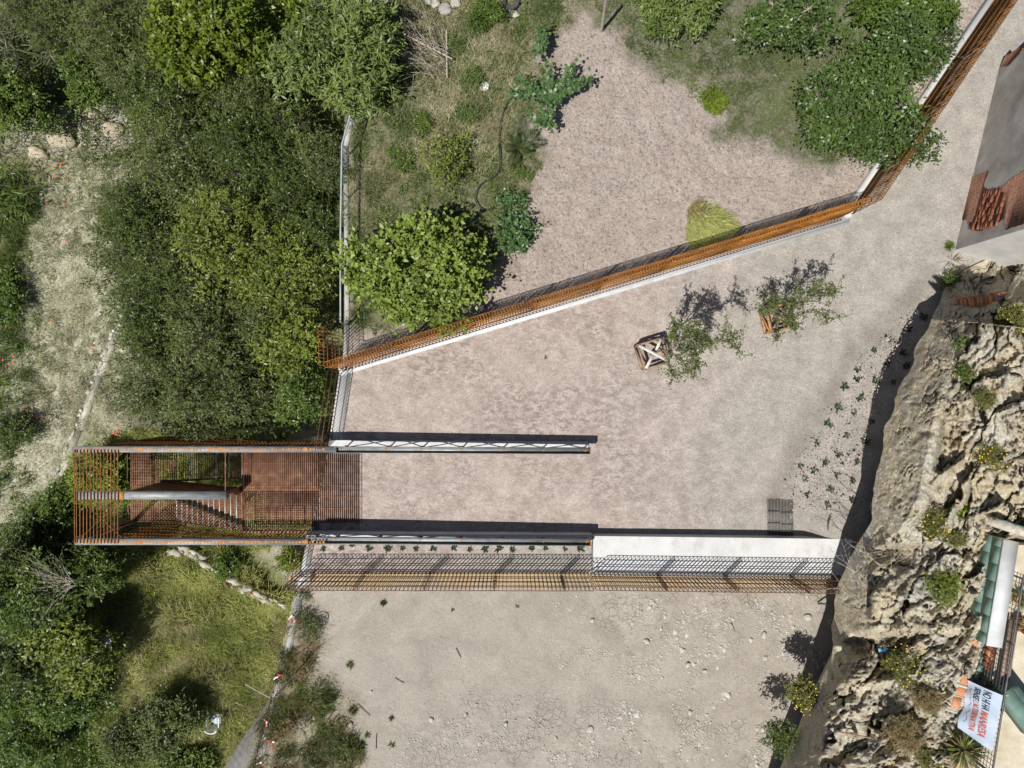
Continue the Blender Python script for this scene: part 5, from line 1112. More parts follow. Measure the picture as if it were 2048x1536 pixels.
# green awning box on the terrace right of the banner
root = empty('green_box', W(2035, 1410, ZT), 'pale green metal box with a moulded panel right of the banner', 'box')
mb = MB(); bd = unit(W(2060, 1465, 5) - W(2010, 1400, 5)); mb.box(W(2040, 1420, 5.2), (1.6, .55, .7), (bd[0], bd[1])); mb.build('body', M['greenpaint'], root)
mb = MB(); mb.box(W(2040, 1420, 5.565), (1.3, .38, .03), (bd[0], bd[1])); mb.build('panel', M['greenpaint'], root)
# ------------------------------------------------------------------ house at upper right
hA, hB = W(1910, 500, 0), W(1999, 132, 0); d = unit(hB - hA); inn = np.array([d[1], -d[0], 0]); HH = 6.0
house = empty('house', hA, 'grey plastered house at the upper right with patches of exposed red brick', 'house')
L = np.linalg.norm(hB - hA); SE = W(1996, 532, 0); sd = unit(SE - hA); cD = hA + sd * 7; cC = hB + inn * 6.5
mb = MB(); mb.add([hA + [0, 0, -.3], hB + [0, 0, -.3], hB + [0, 0, HH], hA + [0, 0, HH]], [[0, 1, 2, 3]]); mb.add([hB + [0, 0, -.3], cC + [0, 0, -.3], cC + [0, 0, HH], hB + [0, 0, HH]], [[0, 1, 2, 3]]); mb.add([cC + [0, 0, -.3], cD + [0, 0, -.3], cD + [0, 0, HH], cC + [0, 0, HH]], [[0, 1, 2, 3]]); mb.build('west_wall', M['plaster'], house)
mb = MB(); mb.add([cD + [0, 0, -.3], hA + [0, 0, -.3], hA + [0, 0, HH], cD + [0, 0, HH]], [[0, 1, 2, 3]]); mb.build('south_wall', M['plaster_white'], house)
mb = MB(); mb.prism(np.array([hA - inn * .15 - sd * .0, hB - inn * .15, cC, cD])[::-1], HH, HH + .12); mb.build('roof', M['terracotta'], house)
def onwall(px, py, off=0.0):
    ray = W(px, py, 0) - np.array([0, 0, H]); o = np.array([0, 0, H]); n_ = -inn; t = ((hA + n_ * off - o) @ n_) / (ray @ n_); return o + ray * t
def patch(name, pts, off, mat):
    pts3 = [onwall(a, b, off) for a, b in pts]
    # jagged outline
    out = []
    for i in range(len(pts3)):
        a_, b_ = pts3[i], pts3[(i + 1) % len(pts3)]; m = max(2, int(np.linalg.norm(b_ - a_) / .12))
        for k in range(m): out.append(a_ + (b_ - a_) * k / m + (d * rng.normal(0, .03) + np.array([0, 0, 1]) * rng.normal(0, .03) if k else 0))
    out = np.array(out); u = (out - hA) @ d; v = out[:, 2]
    from mathutils.geometry import tessellate_polygon
    tri = np.array(tessellate_polygon([[Vector((float(a_), float(b_), 0)) for a_, b_ in zip(u, v)]])); n0 = len(out)
    Vv = np.r_[out, out + inn * (off + .01)]; i = np.arange(n0); j = (i + 1) % n0
    # faces as tri + side quads
    return mk(name, Vv, [tri, np.stack([i, j, j + n0, i + n0], -1)], mat, house, attrs={'bu': np.r_[u, u], 'bv': np.r_[v, v]})
patch('exposed_brick', [(1937, 360), (1976, 341), (1967, 372), (1978, 391), (2024, 357), (2044, 343), (2110, 300), (2110, 425), (2048, 446), (2011, 460), (2008, 436), (1988, 447), (1962, 462), (1942, 460), (1934, 441), (1918, 438)], .022, M['brick'])
# eroded bricks standing proud in the middle of the patch
mb = MB()
for r_ in range(10):
    for c_ in range(6):
        px = 1975 + c_ * 8 + r_ * 1.5 + rng.normal(0, 2); py = 452 - c_ * 13 - r_ * 3 + rng.normal(0, 4)
        p_ = onwall(1950 + r_ * 5 + c_ * 4, 455 - c_ * 13 - r_ * 1.0, .02)
        if rng.random() < .75: mb.box(p_ - inn * rng.uniform(.0, .06), (.25, .09, .055), (d[0], d[1]))
mb.A = []; mb.build('eroded_bricks', M['oldbrick'], house)
patch('exposed_brick', [(2001, 133), (2011, 112), (2036, 94), (2046, 96), (2038, 108), (2016, 131)], .022, M['brick'])
# ------------------------------------------------------------------ saplings with timber guards
def guard(px, py, ang, s, h, mat, mat2, label):
    c = W(px, py, 0); root = empty('timber_guard', c, label, 'tree guard'); ca_, sa_ = math.cos(ang), math.sin(ang); rot = lambda x, y, z: c + np.array([x * ca_ - y * sa_, x * sa_ + y * ca_, z])
    q = [(-s, -s), (s, -s), (s, s), (-s, s)]
    for x, y in q:
        b = MB(); b.beam(rot(x, y, -.02), rot(x, y, h), .08, .08); b.build('post', mat, root)
    for z in (.12, h - .05):
        for i in range(4):
            a_, b_ = q[i], q[(i + 1) % 4]; b = MB(); k = 1.06; b.beam(rot(a_[0] * k, a_[1] * k, z + .004 * i), rot(b_[0] * k, b_[1] * k, z + .004 * i), .07, .10); b.build('rail', mat, root)
    b = MB(); b.beam(rot(-s, s, h + .04), rot(s, -s, h + .04), .10, .03); b.build('cross_plank', mat2, root)
    b = MB(); b.beam(rot(s * .9, s, h + .075), rot(s * .25, s * .2, h + .07), .10, .03); b.beam(rot(-s, -s, h + .0), rot(-s * .1, -s * .1, h + .0), .10, .03); b.build('cross_plank', mat2, root)
    for i in range(4):
        a_, b_ = q[i], q[(i + 1) % 4]; b = MB(); b.beam(rot(a_[0] * 1.12, a_[1] * 1.12, .15), rot(b_[0] * 1.12, b_[1] * 1.12, h - .12), .03, .08); b.build('diagonal_brace', mat, root)
guard(1299, 709, R(17), .42, .75, M['wood'], M['wood_pale'], 'weathered timber guard with white crossed planks around the left sapling')
guard(1545, 639, R(14), .40, .75, M['wood_orange'], M['wood'], 'orange timber guard half hidden under the right sapling')
def sapling(px, py, arms, n_leaf, label, L_=.075):
    b0 = W(px, py, 0); root = empty('sapling', b0, label, 'tree'); t = MB(); lf = MB()
    for chain, dens in arms:
        pts = np.array([W(a, b, z) if i else b0 if z == 0 else W(a, b, z) for i, (a, b, z) in enumerate(chain)])
        sub = np.concatenate([pts[i] + (pts[i + 1] - pts[i]) * np.linspace(0, 1, 4, endpoint=False)[:, None] for i in range(len(pts) - 1)] + [pts[-1:]]); sub[1:-1] += rng.normal(0, .025, (len(sub) - 2, 3))
        r0 = .042 if dens == 0 else .02; rr = np.linspace(r0, r0 * .35, len(sub)); t.bars(sub[:-1], sub[1:], rr[:-1], rr[1:], n=5)
        for k in range(int(dens)):
            f = rng.uniform(.25, 1) * (len(sub) - 1); i = min(int(f), len(sub) - 2); p = sub[i] + (sub[i + 1] - sub[i]) * (f - i); tdir = rdir(1, .15, .8)[0]; tl = rng.uniform(.15, .5); e = p + tdir * tl
            t.bars([p], [e], .006, .003, n=3); m = rng.integers(7, 16); g = rng.random(m); P = p + (e - p) * g[:, None] + rng.normal(0, .03, (m, 3)); V, q = leafquads(P, rdir(m, -.1, .8), rng.uniform(.7, 1.25, m) * L_, L_ * .62); lf.add(V, q, a=np.repeat(rng.random(m), 4))
    t.build('trunk', M['bark'], root); lf.build('crown', M['lf_grey'], root)
sapling(1301, 709, [([(1301, 709, 0), (1318, 703, 1.2), (1340, 697, 2.4), (1365, 688, 3.4)], 0),
    ([(1340, 697, 2.4), (1350, 665, 3.2), (1345, 640, 3.6)], 46), ([(1350, 694, 2.8), (1375, 668, 3.6), (1392, 645, 4.0)], 46), ([(1350, 694, 2.8), (1390, 690, 3.8), (1420, 685, 4.3)], 44), ([(1365, 688, 3.4), (1385, 712, 4.0), (1400, 745, 4.2)], 42),
    ([(1330, 700, 1.8), (1340, 740, 2.4), (1345, 760, 2.6)], 24), ([(1340, 697, 2.4), (1365, 725, 3.0), (1385, 755, 3.2)], 30), ([(1390, 690, 3.8), (1440, 682, 4.6), (1482, 660, 4.9)], 20), ([(1440, 682, 4.6), (1470, 690, 4.8), (1492, 722, 4.8)], 13), ([(1440, 682, 4.6), (1450, 660, 4.8), (1455, 648, 4.9)], 8), ([(1365, 688, 3.4), (1410, 660, 4.2), (1402, 690, 4.6)], 34)],
    0, 'leaning young tree growing out of the weathered guard with crossed planks')
sapling(1546, 640, [([(1546, 640, 0), (1556, 634, 1.0), (1570, 625, 1.8)], 0), ([(1556, 634, 1.0), (1550, 610, 1.8), (1545, 590, 2.2)], 44), ([(1570, 625, 1.8), (1585, 605, 2.4), (1600, 570, 2.9)], 40), ([(1570, 625, 1.8), (1580, 640, 2.2), (1590, 655, 2.4)], 40), ([(1570, 625, 1.8), (1610, 600, 2.6), (1640, 560, 3.2)], 42),
    ([(1610, 600, 2.6), (1640, 590, 3.0), (1670, 575, 3.3)], 26), ([(1580, 640, 2.2), (1630, 620, 2.8), (1665, 640, 3.0)], 26), ([(1556, 634, 1.0), (1552, 670, 1.4), (1550, 682, 1.5)], 14), ([(1610, 600, 2.6), (1660, 610, 3.2), (1682, 560, 3.5)], 4), ([(1640, 620, 2.8), (1670, 625, 3.0), (1690, 655, 3.0)], 3), ([(1560, 632, 1.2), (1525, 625, 1.9), (1530, 612, 2.0)], 24)],
    0, 'young tree spreading over the orange guard')
# ------------------------------------------------------------------ small succulents on the embankment and seedlings in the planter
def rosette(name, arms, L_, label, cat, group, mat):
    mb = MB()
    for k in range(arms):
        a = k / arms * 2 * math.pi + rng.normal(0, .25); l = L_ * rng.uniform(.6, 1.2); el = rng.uniform(.2, .7); dv = np.array([math.cos(a) * math.cos(el), math.sin(a) * math.cos(el), math.sin(el)])
        f = np.linspace(.12, 1, 9); P = dv * (f * l)[:, None]; mb.bars(P[:-1], P[1:], .006, .004, n=3)
        for s in (-1, 1):
            sv = np.array([-math.sin(a), math.cos(a), 0]) * s; V, q = leafquads(P, dv * .9 + sv * .8 + [0, 0, .2], .085 * (1.15 - f * .5), .05); mb.add(V, q)
    nvt = mb.n; mb.A = [rng.random(nvt)]
    return mb
SUC = [(1845, 634), (1878, 640), (1817, 658), (1780, 680), (1852, 670), (1747, 700), (1804, 706), (1838, 700), (1773, 726), (1811, 732), (1714, 740), (1713, 758), (1750, 761), (1786, 764), (1688, 773), (1720, 796), (1675, 815), (1707, 825), (1741, 842), (1655, 847), (1692, 871), (1730, 884), (1632, 887), (1675, 908), (1600, 932), (1650, 925), (1627, 941), (1673, 950), (1609, 957), (1714, 924), (1660, 977), (1614, 989), (1654, 1011), (1705, 962), (1703, 1000)]
protos = []
for v in range(4):
    mb = rosette('succulent', 9, .24, None, None, None, None); me = np.concatenate(mb.V)
    protos.append(mb)
G = 'small succulents planted on the embankment'
first = []
for i, (px, py) in enumerate(SUC):
    z = .48 * float(emb(np.array(float(px)), np.array(float(py)))); p_ = W(px, py, z)
    if i < 4:
        o = protos[i].build('succulent', M['lf_aloe'], None); first.append(o)
    else:
        o = first[i % 4].copy(); col.objects.link(o)
    o.location = Vector([float(x) for x in p_]); o.rotation_euler = (0, 0, float(rng.uniform(0, 6.28))); sc = float(rng.uniform(.5, .74)); o.scale = (sc, sc, sc)
    tagp(o, 'small green rosette succulent planted on the pale embankment by the cliff', 'succulent', G)
for i, x in enumerate(np.linspace(648, 1160, 17)):
    o = first[i % 4].copy(); col.objects.link(o); o.location = Vector([float(v) for v in W(x + rng.normal(0, 4), 1096 + rng.normal(0, 2), .305)]); o.rotation_euler = (0, 0, float(rng.uniform(0, 6.28))); sc = float(rng.uniform(.4, .65)); o.scale = (sc, sc, sc); o.name = 'seedling'
    tagp(o, 'small green seedling in the planter bed behind the lower steel handrail', 'seedling', 'seedlings in the planter bed')
def tuft(px, py, r, n, z, mt, lb, L_=.09, nm='weed_tuft'):
    c = W(px, py, z); d = rdir(n, .5, .5); V, q = leafquads(c + d * r * .2, d, L_ * rng.uniform(.6, 1.2, n), .03)
    return mk(nm, V, q, M[mt], None, attrs={'lr': np.repeat(rng.random(n), 4)}, label=lb, cat='weed', origin=c)
tuft(767, 1206, .08, 60, -.28, 'lf_aloe', 'round dark weed on the bare yard below the planter fence', .15)
tuft(906, 1220, .05, 20, -.28, 'lf_mid', 'tiny weed right of the round dark weed'); tuft(1035, 1212, .05, 16, -.28, 'lf_mid', 'tiny weed near the middle of the yard top edge')
tuft(700, 1330, .06, 40, -.28, 'lf_grey', 'thin grey weed left of the yard centre', .18); tuft(782, 1436, .06, 30, -.28, 'lf_grey', 'small grey weed below the cracked mud', .14); tuft(783, 1490, .06, 30, -.28, 'lf_grey', 'small grey weed near the bottom of the yard', .15)
tuft(706, 1420, .09, 90, -.28, 'lf_grey', 'grey weed clump at the edge of the yard scrub', .24); tuft(720, 1490, .1, 120, -.28, 'lf_grey', 'larger grey weed clump at the bottom of the yard scrub', .26); tuft(735, 1470, .06, 40, -.28, 'lf_mid', 'small green weed right of the larger grey clump', .16)
tuft(1700, 500, .05, 1, -.2, 'lf_mid', 'stray leaf') if False else None
tuft(1898, 492, .08, 90, .05, 'lf_mid', 'green weed growing at the corner of the house', .20); tuft(1090, 715, .03, 12, .02, 'lf_dark', 'dark little sprig lying in the middle of the plaza', .1); tuft(1192, 660, .02, 6, .02, 'lf_dark', 'tiny dark sprig on the plaza near the long curb', .06)
for px, py, r, n, z, mt, lb in [(615, 1240, 44, 2600, .0, 'lf_grey', 'grey green scrub bush on top of the yard wall'), (600, 1345, 40, 1600, .0, 'lf_brown', 'dry brown scrub bush on the yard wall beside the dark post'), (645, 1390, 42, 1600, -.1, 'lf_grey', 'thin scrub bush in the yard right of the dark post'), (680, 1490, 48, 2600, .0, 'lf_grey', 'grey green bush at the bottom of the yard'), (570, 1460, 36, 1500, .0, 'lf_brown', 'brown scrub bush low on the yard wall'), (620, 1530, 40, 1800, .0, 'lf_grey', 'scrub bush on the bottom border of the yard')]:
    tree('scrub_bush', px, py, r * .8, r * .85, z - .08, .18, -.32, M[mt], lb, 'bush', int(n * .5), .13, .020, lobes=13, per=7, tl=.30, trunk_r=.02, lobr=.27)
# ------------------------------------------------------------------ stones
def stone(r, seed, flat=.6):
    import bmesh
    bm = bmesh.new(); bmesh.ops.create_icosphere(bm, subdivisions=2, radius=1); v = np.array([x.co for x in bm.verts]); f = np.array([[x.index for x in q.verts] for q in bm.faces]); bm.free()
    g = np.random.default_rng(seed); 
    for _ in range(7):
        n_ = unit(g.normal(0, 1, 3)); h = g.uniform(.45, .8); dd = v @ n_; v = v - np.outer(np.clip(dd - h, 0, None), n_)
    return v * r * [1, g.uniform(.7, 1), flat], f
ST = [(1180, 1460, .16, 'biggest pale angular stone at the bottom of the yard'), (1528, 1270, .15, 'pale block of stone near the cliff foot'), (1294, 1284, .15, 'flat pale slab stone in the rough part of the yard'), (1292, 1198, .06, 'small white stone just below the lower fence'), (861, 1440, .13, 'oval pale stone beside the cracked mud'), (1012, 1448, .11, 'pale stone with a dark shadow right of the cracked mud'), (627, 1432, .16, 'flat pale slab in the yard scrub'), (702, 1450, .13, 'square pale slab right of the yard scrub'), (1376, 1330, .13, 'stone in the lower right of the yard'), (1380, 1335 + 90, .1, 'stone near the bottom right of the yard'), (1615, 1235, .17, 'large half buried stone near the cliff foot'), (1530, 1316, .12, 'stone halfway between fence and bottom border by the cliff'), (1184, 1240, .12, 'dark half buried stone left of the rough ground'), (742, 1384, .07, 'small white stone left of the yard centre'), (1410, 1342, .10, 'rounded stone in the gravel right of centre')]
for i, (px, py, r, lb) in enumerate(ST):
    v, f = stone(r, i, .55); c = W(px, py, -.27); a = rng.uniform(0, 6.28); ro = np.array([[math.cos(a), -math.sin(a), 0], [math.sin(a), math.cos(a), 0], [0, 0, 1]])
    mk('stone', v @ ro.T + c, f, M['stone'], None, label=lb, cat='stone', origin=c)
def gravel(name, poly, n, z, r, mat, label, dens=None, wob=40):
    P = scatter(poly, n, z, dens, wob); mb = MB(); m = len(P); rr = np.exp(rng.normal(math.log(r), .5, m))
    base = np.array([[1, 0, 0], [-.5, .87, 0], [-.5, -.87, 0], [0, 0, .8], [.4, .3, .55], [-.5, .1, .5]], float)
    V = base[None] * rng.uniform(.6, 1.3, (m, 6, 3)); a = rng.uniform(0, 6.28, m); ca_, sa_ = np.cos(a)[:, None], np.sin(a)[:, None]
    V = np.stack([V[..., 0] * ca_ - V[..., 1] * sa_, V[..., 0] * sa_ + V[..., 1] * ca_, V[..., 2]], -1) * rr[:, None, None] + P[:, None] - np.array([0, 0, .004])
    T = np.array([[0, 1, 4], [1, 5, 3], [1, 3, 4], [1, 2, 5], [2, 3, 5], [2, 0, 3], [0, 4, 3]]); T = (T[None] + (np.arange(m) * 6)[:, None, None]).reshape(-1, 3)
    return mk(name, V.reshape(-1, 3), T, mat, None, kind='stuff', label=label)
SOIL = [(1100, 30), (1150, 60), (1200, 130), (1290, 170), (1400, 230), (1560, 310), (1690, 370), (1690, 410), (1400, 500), (1000, 620), (960, 600), (1050, 430), (1080, 330), (1110, 200), (1090, 110)]
gravel('soil_clods', SOIL, 9000, -.085, .013, M['clod'], 'crumbly clods on the raked soil', lambda x, y: np.clip(fbm(x / 40, y / 40, 4) * 4 - 1.5, .08, 1))
gravel('yard_gravel', [(1100, 1195), (1660, 1195), (1650, 1330), (1560, 1536), (760, 1545), (900, 1400), (1120, 1380)], 24000, -.29, .017, M['clod_grey'], 'loose gravel on the yard', lambda x, y: np.clip(fbm(x / 45 + 4, y / 45, 5) * 7 - 3.4, .03, 1))
gravel('yard_rubble', [(1150, 1195), (1660, 1195), (1650, 1330), (1560, 1520), (1000, 1536), (1250, 1330)], 1500, -.29, .04, M['stone'], 'fist sized rubble on the yard', lambda x, y: np.clip(fbm(x / 45 + 4, y / 45, 5) * 8 - 4.0, .03, 1))
gravel('plaza_grit', [(700, 760), (1690, 460), (1900, 300), (1880, 600), (1740, 900), (1690, 1050), (1600, 1050), (720, 1030)], 9000, .0, .008, M['clod'], 'fine grit scattered on the plaza', None)
gravel('embankment_grit', [(1560, 1000), (1640, 850), (1830, 600), (1880, 620), (1760, 900), (1700, 1060)], 5000, .44, .014, M['clod'], 'grit on the embankment', None)
# rubble wall in the meadow
root = empty('rubble_wall', W(470, 1150, ZW), 'broken line of rough stones and bricks bordering the tall meadow', 'wall')
ln = np.array([(345, 1105), (372, 1098), (400, 1112), (425, 1135), (455, 1155), (480, 1172), (510, 1185), (540, 1198), (575, 1215)], float)
for i in range(34):
    f = (i + rng.random() * .5) / 34 * (len(ln) - 1); k = min(int(f), len(ln) - 2); p_ = ln[k] + (ln[k + 1] - ln[k]) * (f - k); v, f_ = stone(rng.uniform(.10, .24), 100 + i, .8); c = W(p_[0] + rng.normal(0, 5), p_[1] + rng.normal(0, 4), ZW + .62)
    a = rng.normal(.5, .2); b = MB(); ro = np.array([[math.cos(a), math.sin(a), 0], [-math.sin(a), math.cos(a), 0], [0, 0, 1]]); b.add((v * [1.35, .8, 1.2]) @ ro.T + c, None, f_); b.build('stone', M['oldbrick'] if i in (17, 25) else M['oldstone'], root)
mb = MB(); P = WA(ln[:, 0], ln[:, 1] - 3, ZW); 
for a_, b_ in zip(P[:-1], P[1:]): mb.beam(a_ + [0, 0, .15], b_ + [0, 0, .15], .22, .7)
mb.build('stone_core', M['oldstone'], root)
# long low masonry wall on the left
root = empty('masonry_wall', W(165, 840, ZW), 'low pale masonry wall running down the dry meadow', 'wall')
ln = np.array([(262, 590), (235, 668), (200, 750), (160, 858), (122, 950), (84, 1050)], float); P = WA(ln[:, 0], ln[:, 1], ZW)
mb = MB()
for a_, b_ in zip(P[:-1], P[1:]): mb.beam(a_ + [0, 0, -.10], b_ + [0, 0, -.10], .30, .4)
mb.build('coping', M['oldstone'], root)
mb = MB()
for i in range(58):
    f = i / 58 * 5
    if rng.random() < .3: continue
    k = min(int(f), 4); a_ = P[k] + (P[k + 1] - P[k]) * (f - k); dd = unit(P[k + 1] - P[k]); mb.box(a_ + np.array([dd[1], -dd[0], 0]) * -.0 + np.array([-.14 + rng.normal(0, .02), .05, .09]) + [0, 0, rng.normal(0, .012)], (rng.uniform(.10, .30), rng.uniform(.08, .15), .09), (dd[0], dd[1] + rng.normal(0, .1)))
mb.build('edge_stones', M['stone'], root)
# boulders near the top left
for i, (px, py, r, lb) in enumerate([(125, 285, .75, 'largest pale boulder at the top of the dry meadow'), (75, 310, .55, 'pale boulder at the left of the boulder group'), (185, 232, .5, 'upright pale boulder under the trees'), (225, 262, .6, 'shaded boulder at the edge of the wood'), (120, 220, .45, 'rounded boulder above the largest boulder')]):
    v, f = stone(r, 310 + i, .6); v = v * (1 + .16 * (fbm(v[:, :1] * 4 + i, v[:, 1:2] * 4 + v[:, 2:] * 3, 3) - .5)); c = W(px, py, ZW + .0); mk('boulder', v + c, f, M['rock'], None, label=lb, cat='boulder', origin=c)
# rubble heap at the top edge of the garden: slabs
for i, (px, py, r, lb) in enumerate([(870, 8, .22, 'grey broken slab at the left of the top rubble'), (890, 18, .26, 'tilted concrete slab in the top rubble'), (912, 6, .24, 'pale broken slab touching the compact bush'), (858, 2, .18, 'small broken block in the top rubble'), (1032, 30, .2, 'pale stone below the old tyre')]):
    v, f = stone(r, 400 + i, .35); c = W(px, py, -.02); mk('broken_slab', v + c, f, M['concrete'] if i % 2 else M['stone'], None, label=lb, cat='rubble', origin=c)
# tyre
a = np.arange(24) * math.pi / 12; cc = W(1022, 2, .05); mb = MB(); k = 8; pr = np.arange(k) * 2 * math.pi / k
V = np.array([[cc[0] + (.24 + .09 * math.cos(p_)) * math.cos(t), cc[1] + (.24 + .09 * math.cos(p_)) * math.sin(t), cc[2] + .09 * math.sin(p_)] for t in a for p_ in pr]); I = np.arange(24 * k).reshape(24, k); q = np.stack([I, np.roll(I, -1, 0), np.roll(np.roll(I, -1, 0), -1, 1), np.roll(I, -1, 1)], -1).reshape(-1, 4); mk('old_tyre', V, q, M['rubber'], None, True, label='old dark tyre at the top edge of the garden', cat='tyre', origin=cc)
# bucket lid
c = W(969, 173, -.05); a = np.arange(20) * math.pi / 10; mb = MB(); prof = [(.16, 0), (.17, .03), (.15, .045), (.14, .03), (.02, .035)]
V = np.concatenate([np.stack([c[0] + r * np.cos(a), c[1] + r * np.sin(a), np.full(20, c[2] + z)], -1) for r, z in prof]); i = np.arange(20); j = (i + 1) % 20; mk('bucket_lid', V, np.concatenate([np.stack([i + s * 20, j + s * 20, j + s * 20 + 20, i + s * 20 + 20], -1) for s in range(4)] ), M['plastic_white'], None, True, label='round white bucket lid lying in the weeds', cat='lid', origin=c)
# hose
def polytube(name, pts, r, mat, label, cat, z, n=6, smoothk=8):
    P = np.array([W(a, b, zz) for (a, b), zz in zip(pts, np.broadcast_to(z, len(pts)))]); out = []
    for i in range(len(P) - 1):
        p0, p1, p2, p3 = P[max(i - 1, 0)], P[i], P[i + 1], P[min(i + 2, len(P) - 1)]
        for t in np.linspace(0, 1, smoothk, endpoint=False): out.append(.5 * ((2 * p1) + (-p0 + p2) * t + (2 * p0 - 5 * p1 + 4 * p2 - p3) * t * t + (-p0 + 3 * p1 - 3 * p2 + p3) * t ** 3))
    out.append(P[-1]); out = np.array(out); mb = MB(); mb.bars(out[:-1], out[1:] + (out[1:] - out[:-1]) * .08, r, n=n); return mb.build(name, mat, None, label=label, cat=cat, origin=out[0])
polytube('garden_hose', [(1030, 185), (1010, 215), (1000, 250), (998, 290), (1000, 325), (992, 350), (960, 370), (950, 395), (960, 415), (978, 420), (995, 405), (1002, 385)], .02, M['plastic_black'], 'black garden hose curling through the weeds', 'hose', .06)
# leaning pole at the top, pipe rail
b0, t0 = W(1203, 62, -.1), W(1214, -12, 2.2); mb = MB(); mb.bars([b0], [t0], .06, .05, n=10); mb.build('wooden_pole', M['deadwood'], label='leaning grey wooden pole at the top edge of the garden', cat='pole', origin=b0)
root = empty('pipe_rail', W(684, 300, -.02), 'blue grey pipe handrail on the garden retaining wall', 'railing')
z = 1.0; pp = [W(700, 232, z), W(684, 288, z), W(681, 470, z), W(681, 645, z)]; mb = MB(); mb.bars(pp[:-1], pp[1:], .033, n=10); mb.build('handrail', M['pipe'], root)
for p_ in [W(701, 232, z), pp[1], W(682, 380, z), pp[2], W(681, 560, z), pp[3]]:
    b = MB(); b.bars([[p_[0], p_[1], -.05]], [[p_[0], p_[1], z - .0]], .024, n=8); b.build('post', M['pipe'], root)
b0 = W(752, -40, .9); mb = MB(); mb.bars([b0], [W(754, 16, .9)], .03, n=8); mb.build('pipe_stub', M['pipe'], label='short blue grey pipe at the top edge above the willow', cat='pipe')
mb = MB(); mb.beam(W(765, -40, .0), W(770, 22, .0), .3, .1); mb.build('plank', M['deadwood'], label='grey board lying beside the pipe at the top edge', cat='board')
# water line from the peach tree
mb = MB(); mb.bars([W(1366, 86, -.08), W(1436, 26, -.08)], [W(1390, 66, -.08), W(1460, 6, -.08)], .012, n=5); mb.build('drip_line', M['plastic_black'], label='thin dark irrigation pipe crossing the lawn under the narrow leaved tree', cat='pipe')
# dead branch pile
root = empty('dead_branches', W(870, 100, -.1), 'pile of dead grey branches right of the pale willow', 'branches'); b = MB()
for k in range(46):
    p_ = W(rng.uniform(850, 905), rng.uniform(85, 160), .02 + rng.random() * .3); dd = unit(np.array([rng.normal(-.75, .35), rng.normal(.55, .35), rng.normal(.05, .08)])); twig(b, p_, dd, rng.uniform(1.0, 2.6), rng.uniform(.008, .016), 1)
b.bars([W(808, 68, .15)], [W(905, 118, .25)], .04, .03, n=7).bars([W(893, 60, .1)], [W(894, 155, .15)], .035, .03, n=7)
b.build('branches', M['deadwood'], root)
root = empty('dead_branches', W(120, 1180, -2), 'bare grey branches reaching over the dark bushes below the stair', 'branches'); b = MB()
for k in range(22): twig(b, W(145 + rng.normal(0, 8), 1168 + rng.normal(0, 6), -1.3), unit(np.array([-.8 + rng.normal(0, .3), rng.normal(.1, .4), .1])), rng.uniform(1, 1.9), .014, 1)
b.build('branches', M['deadwood'], root)
# plastic chair
cz0 = ZW + .02; c = W(430, 1447, cz0 + .4); chair = empty('plastic_chair', [c[0], c[1], ZW], 'white plastic garden chair with a grey green seat in the meadow', 'chair')
s = .24; zs = ZW + .95; c = W(430, 1440, zs)
mb = MB(); mb.box([c[0] + .02, c[1] + .04, zs], (.46, .44, .03)); mb.build('seat', M['plastic_grey'], chair)
bk = MB(); a = np.linspace(0, math.pi, 14); arc = np.stack([c[0] + .24 * np.cos(a), c[1] - .24 - .14 * np.sin(a) * .9, zs + .42 - .0 * a], -1); bk.bars(arc[:-1], arc[1:], .026, n=6)
for i in range(1, 13, 1):
    bot = np.array([c[0] + .17 * math.cos(a[i]), c[1] - .17, zs + .02]); bk.bars([bot], [arc[i]], .011, n=4)
bk.build('backrest', M['plastic_white'], chair)
for sx in (-1, 1):
    ar = MB(); ar.bars([[c[0] + sx * .25, c[1] + .2, zs + .22], [c[0] + sx * .25, c[1] - .24, zs + .42]][:1], [[c[0] + sx * .25, c[1] - .26, zs + .24]], .026, n=5); ar.bars([[c[0] + sx * .25, c[1] - .24, zs + .24]], [[c[0] + sx * .24, c[1] - .24, zs + .42]], .024, n=5); ar.build('armrest', M['plastic_white'], chair)
    for sy in (-1, 1):
        lg = MB(); lg.bars([[c[0] + sx * .27, c[1] + sy * .25, ZW - .1]], [[c[0] + sx * .23, c[1] + sy * .21, zs + (.22 if sy > 0 else 0)]], .022, n=5); lg.build('leg', M['plastic_white'], chair)
# barrier tape scraps, dark post
for i, (px, py, lb) in enumerate([(600, 1163, 'red and white tape scrap tied at the planter fence corner'), (582, 1234, 'red and white tape scrap on the wall above the scrub bush'), (592, 1246, 'tape scrap dangling beside the scrub bush'), (558, 1348, 'tape scrap on the wall below the dark post'), (538, 1446, 'tape scrap on the wall top near the sloping slab'), (545, 1484, 'thin red tape strip low on the yard wall'), (522, 1518, 'tape scrap near the bottom end of the yard wall')]):
    c = W(px, py, -.1); root = empty('barrier_tape', c, lb, 'tape')
    for j in range(3):
        b = MB(); p_ = c + np.array([rng.normal(0, .06), rng.normal(0, .06), .1 + .02 * j]); dv = unit(np.array([rng.normal(0, 1), rng.normal(0, 1), rng.normal(0, .25)])); w_ = unit(np.cross(dv, [0.1, .2, 1])) * .022; e = p_ + dv * .11; f_ = e + unit(dv + rng.normal(0, .5, 3)) * .08
        b.add([p_ - w_, p_ + w_, e + w_, e - w_, f_ + w_, f_ - w_], [[0, 1, 2, 3], [3, 2, 4, 5]]); b.build('strip', M['tape_red'] if j % 2 == 0 else M['tape_white'], root)
mb = MB(); mb.bars([W(547, 1398, -.2)], [W(592, 1345, .9)], .022, n=6); mb.build('iron_post', M['iron'], label='dark iron rod leaning over the yard wall', cat='post')
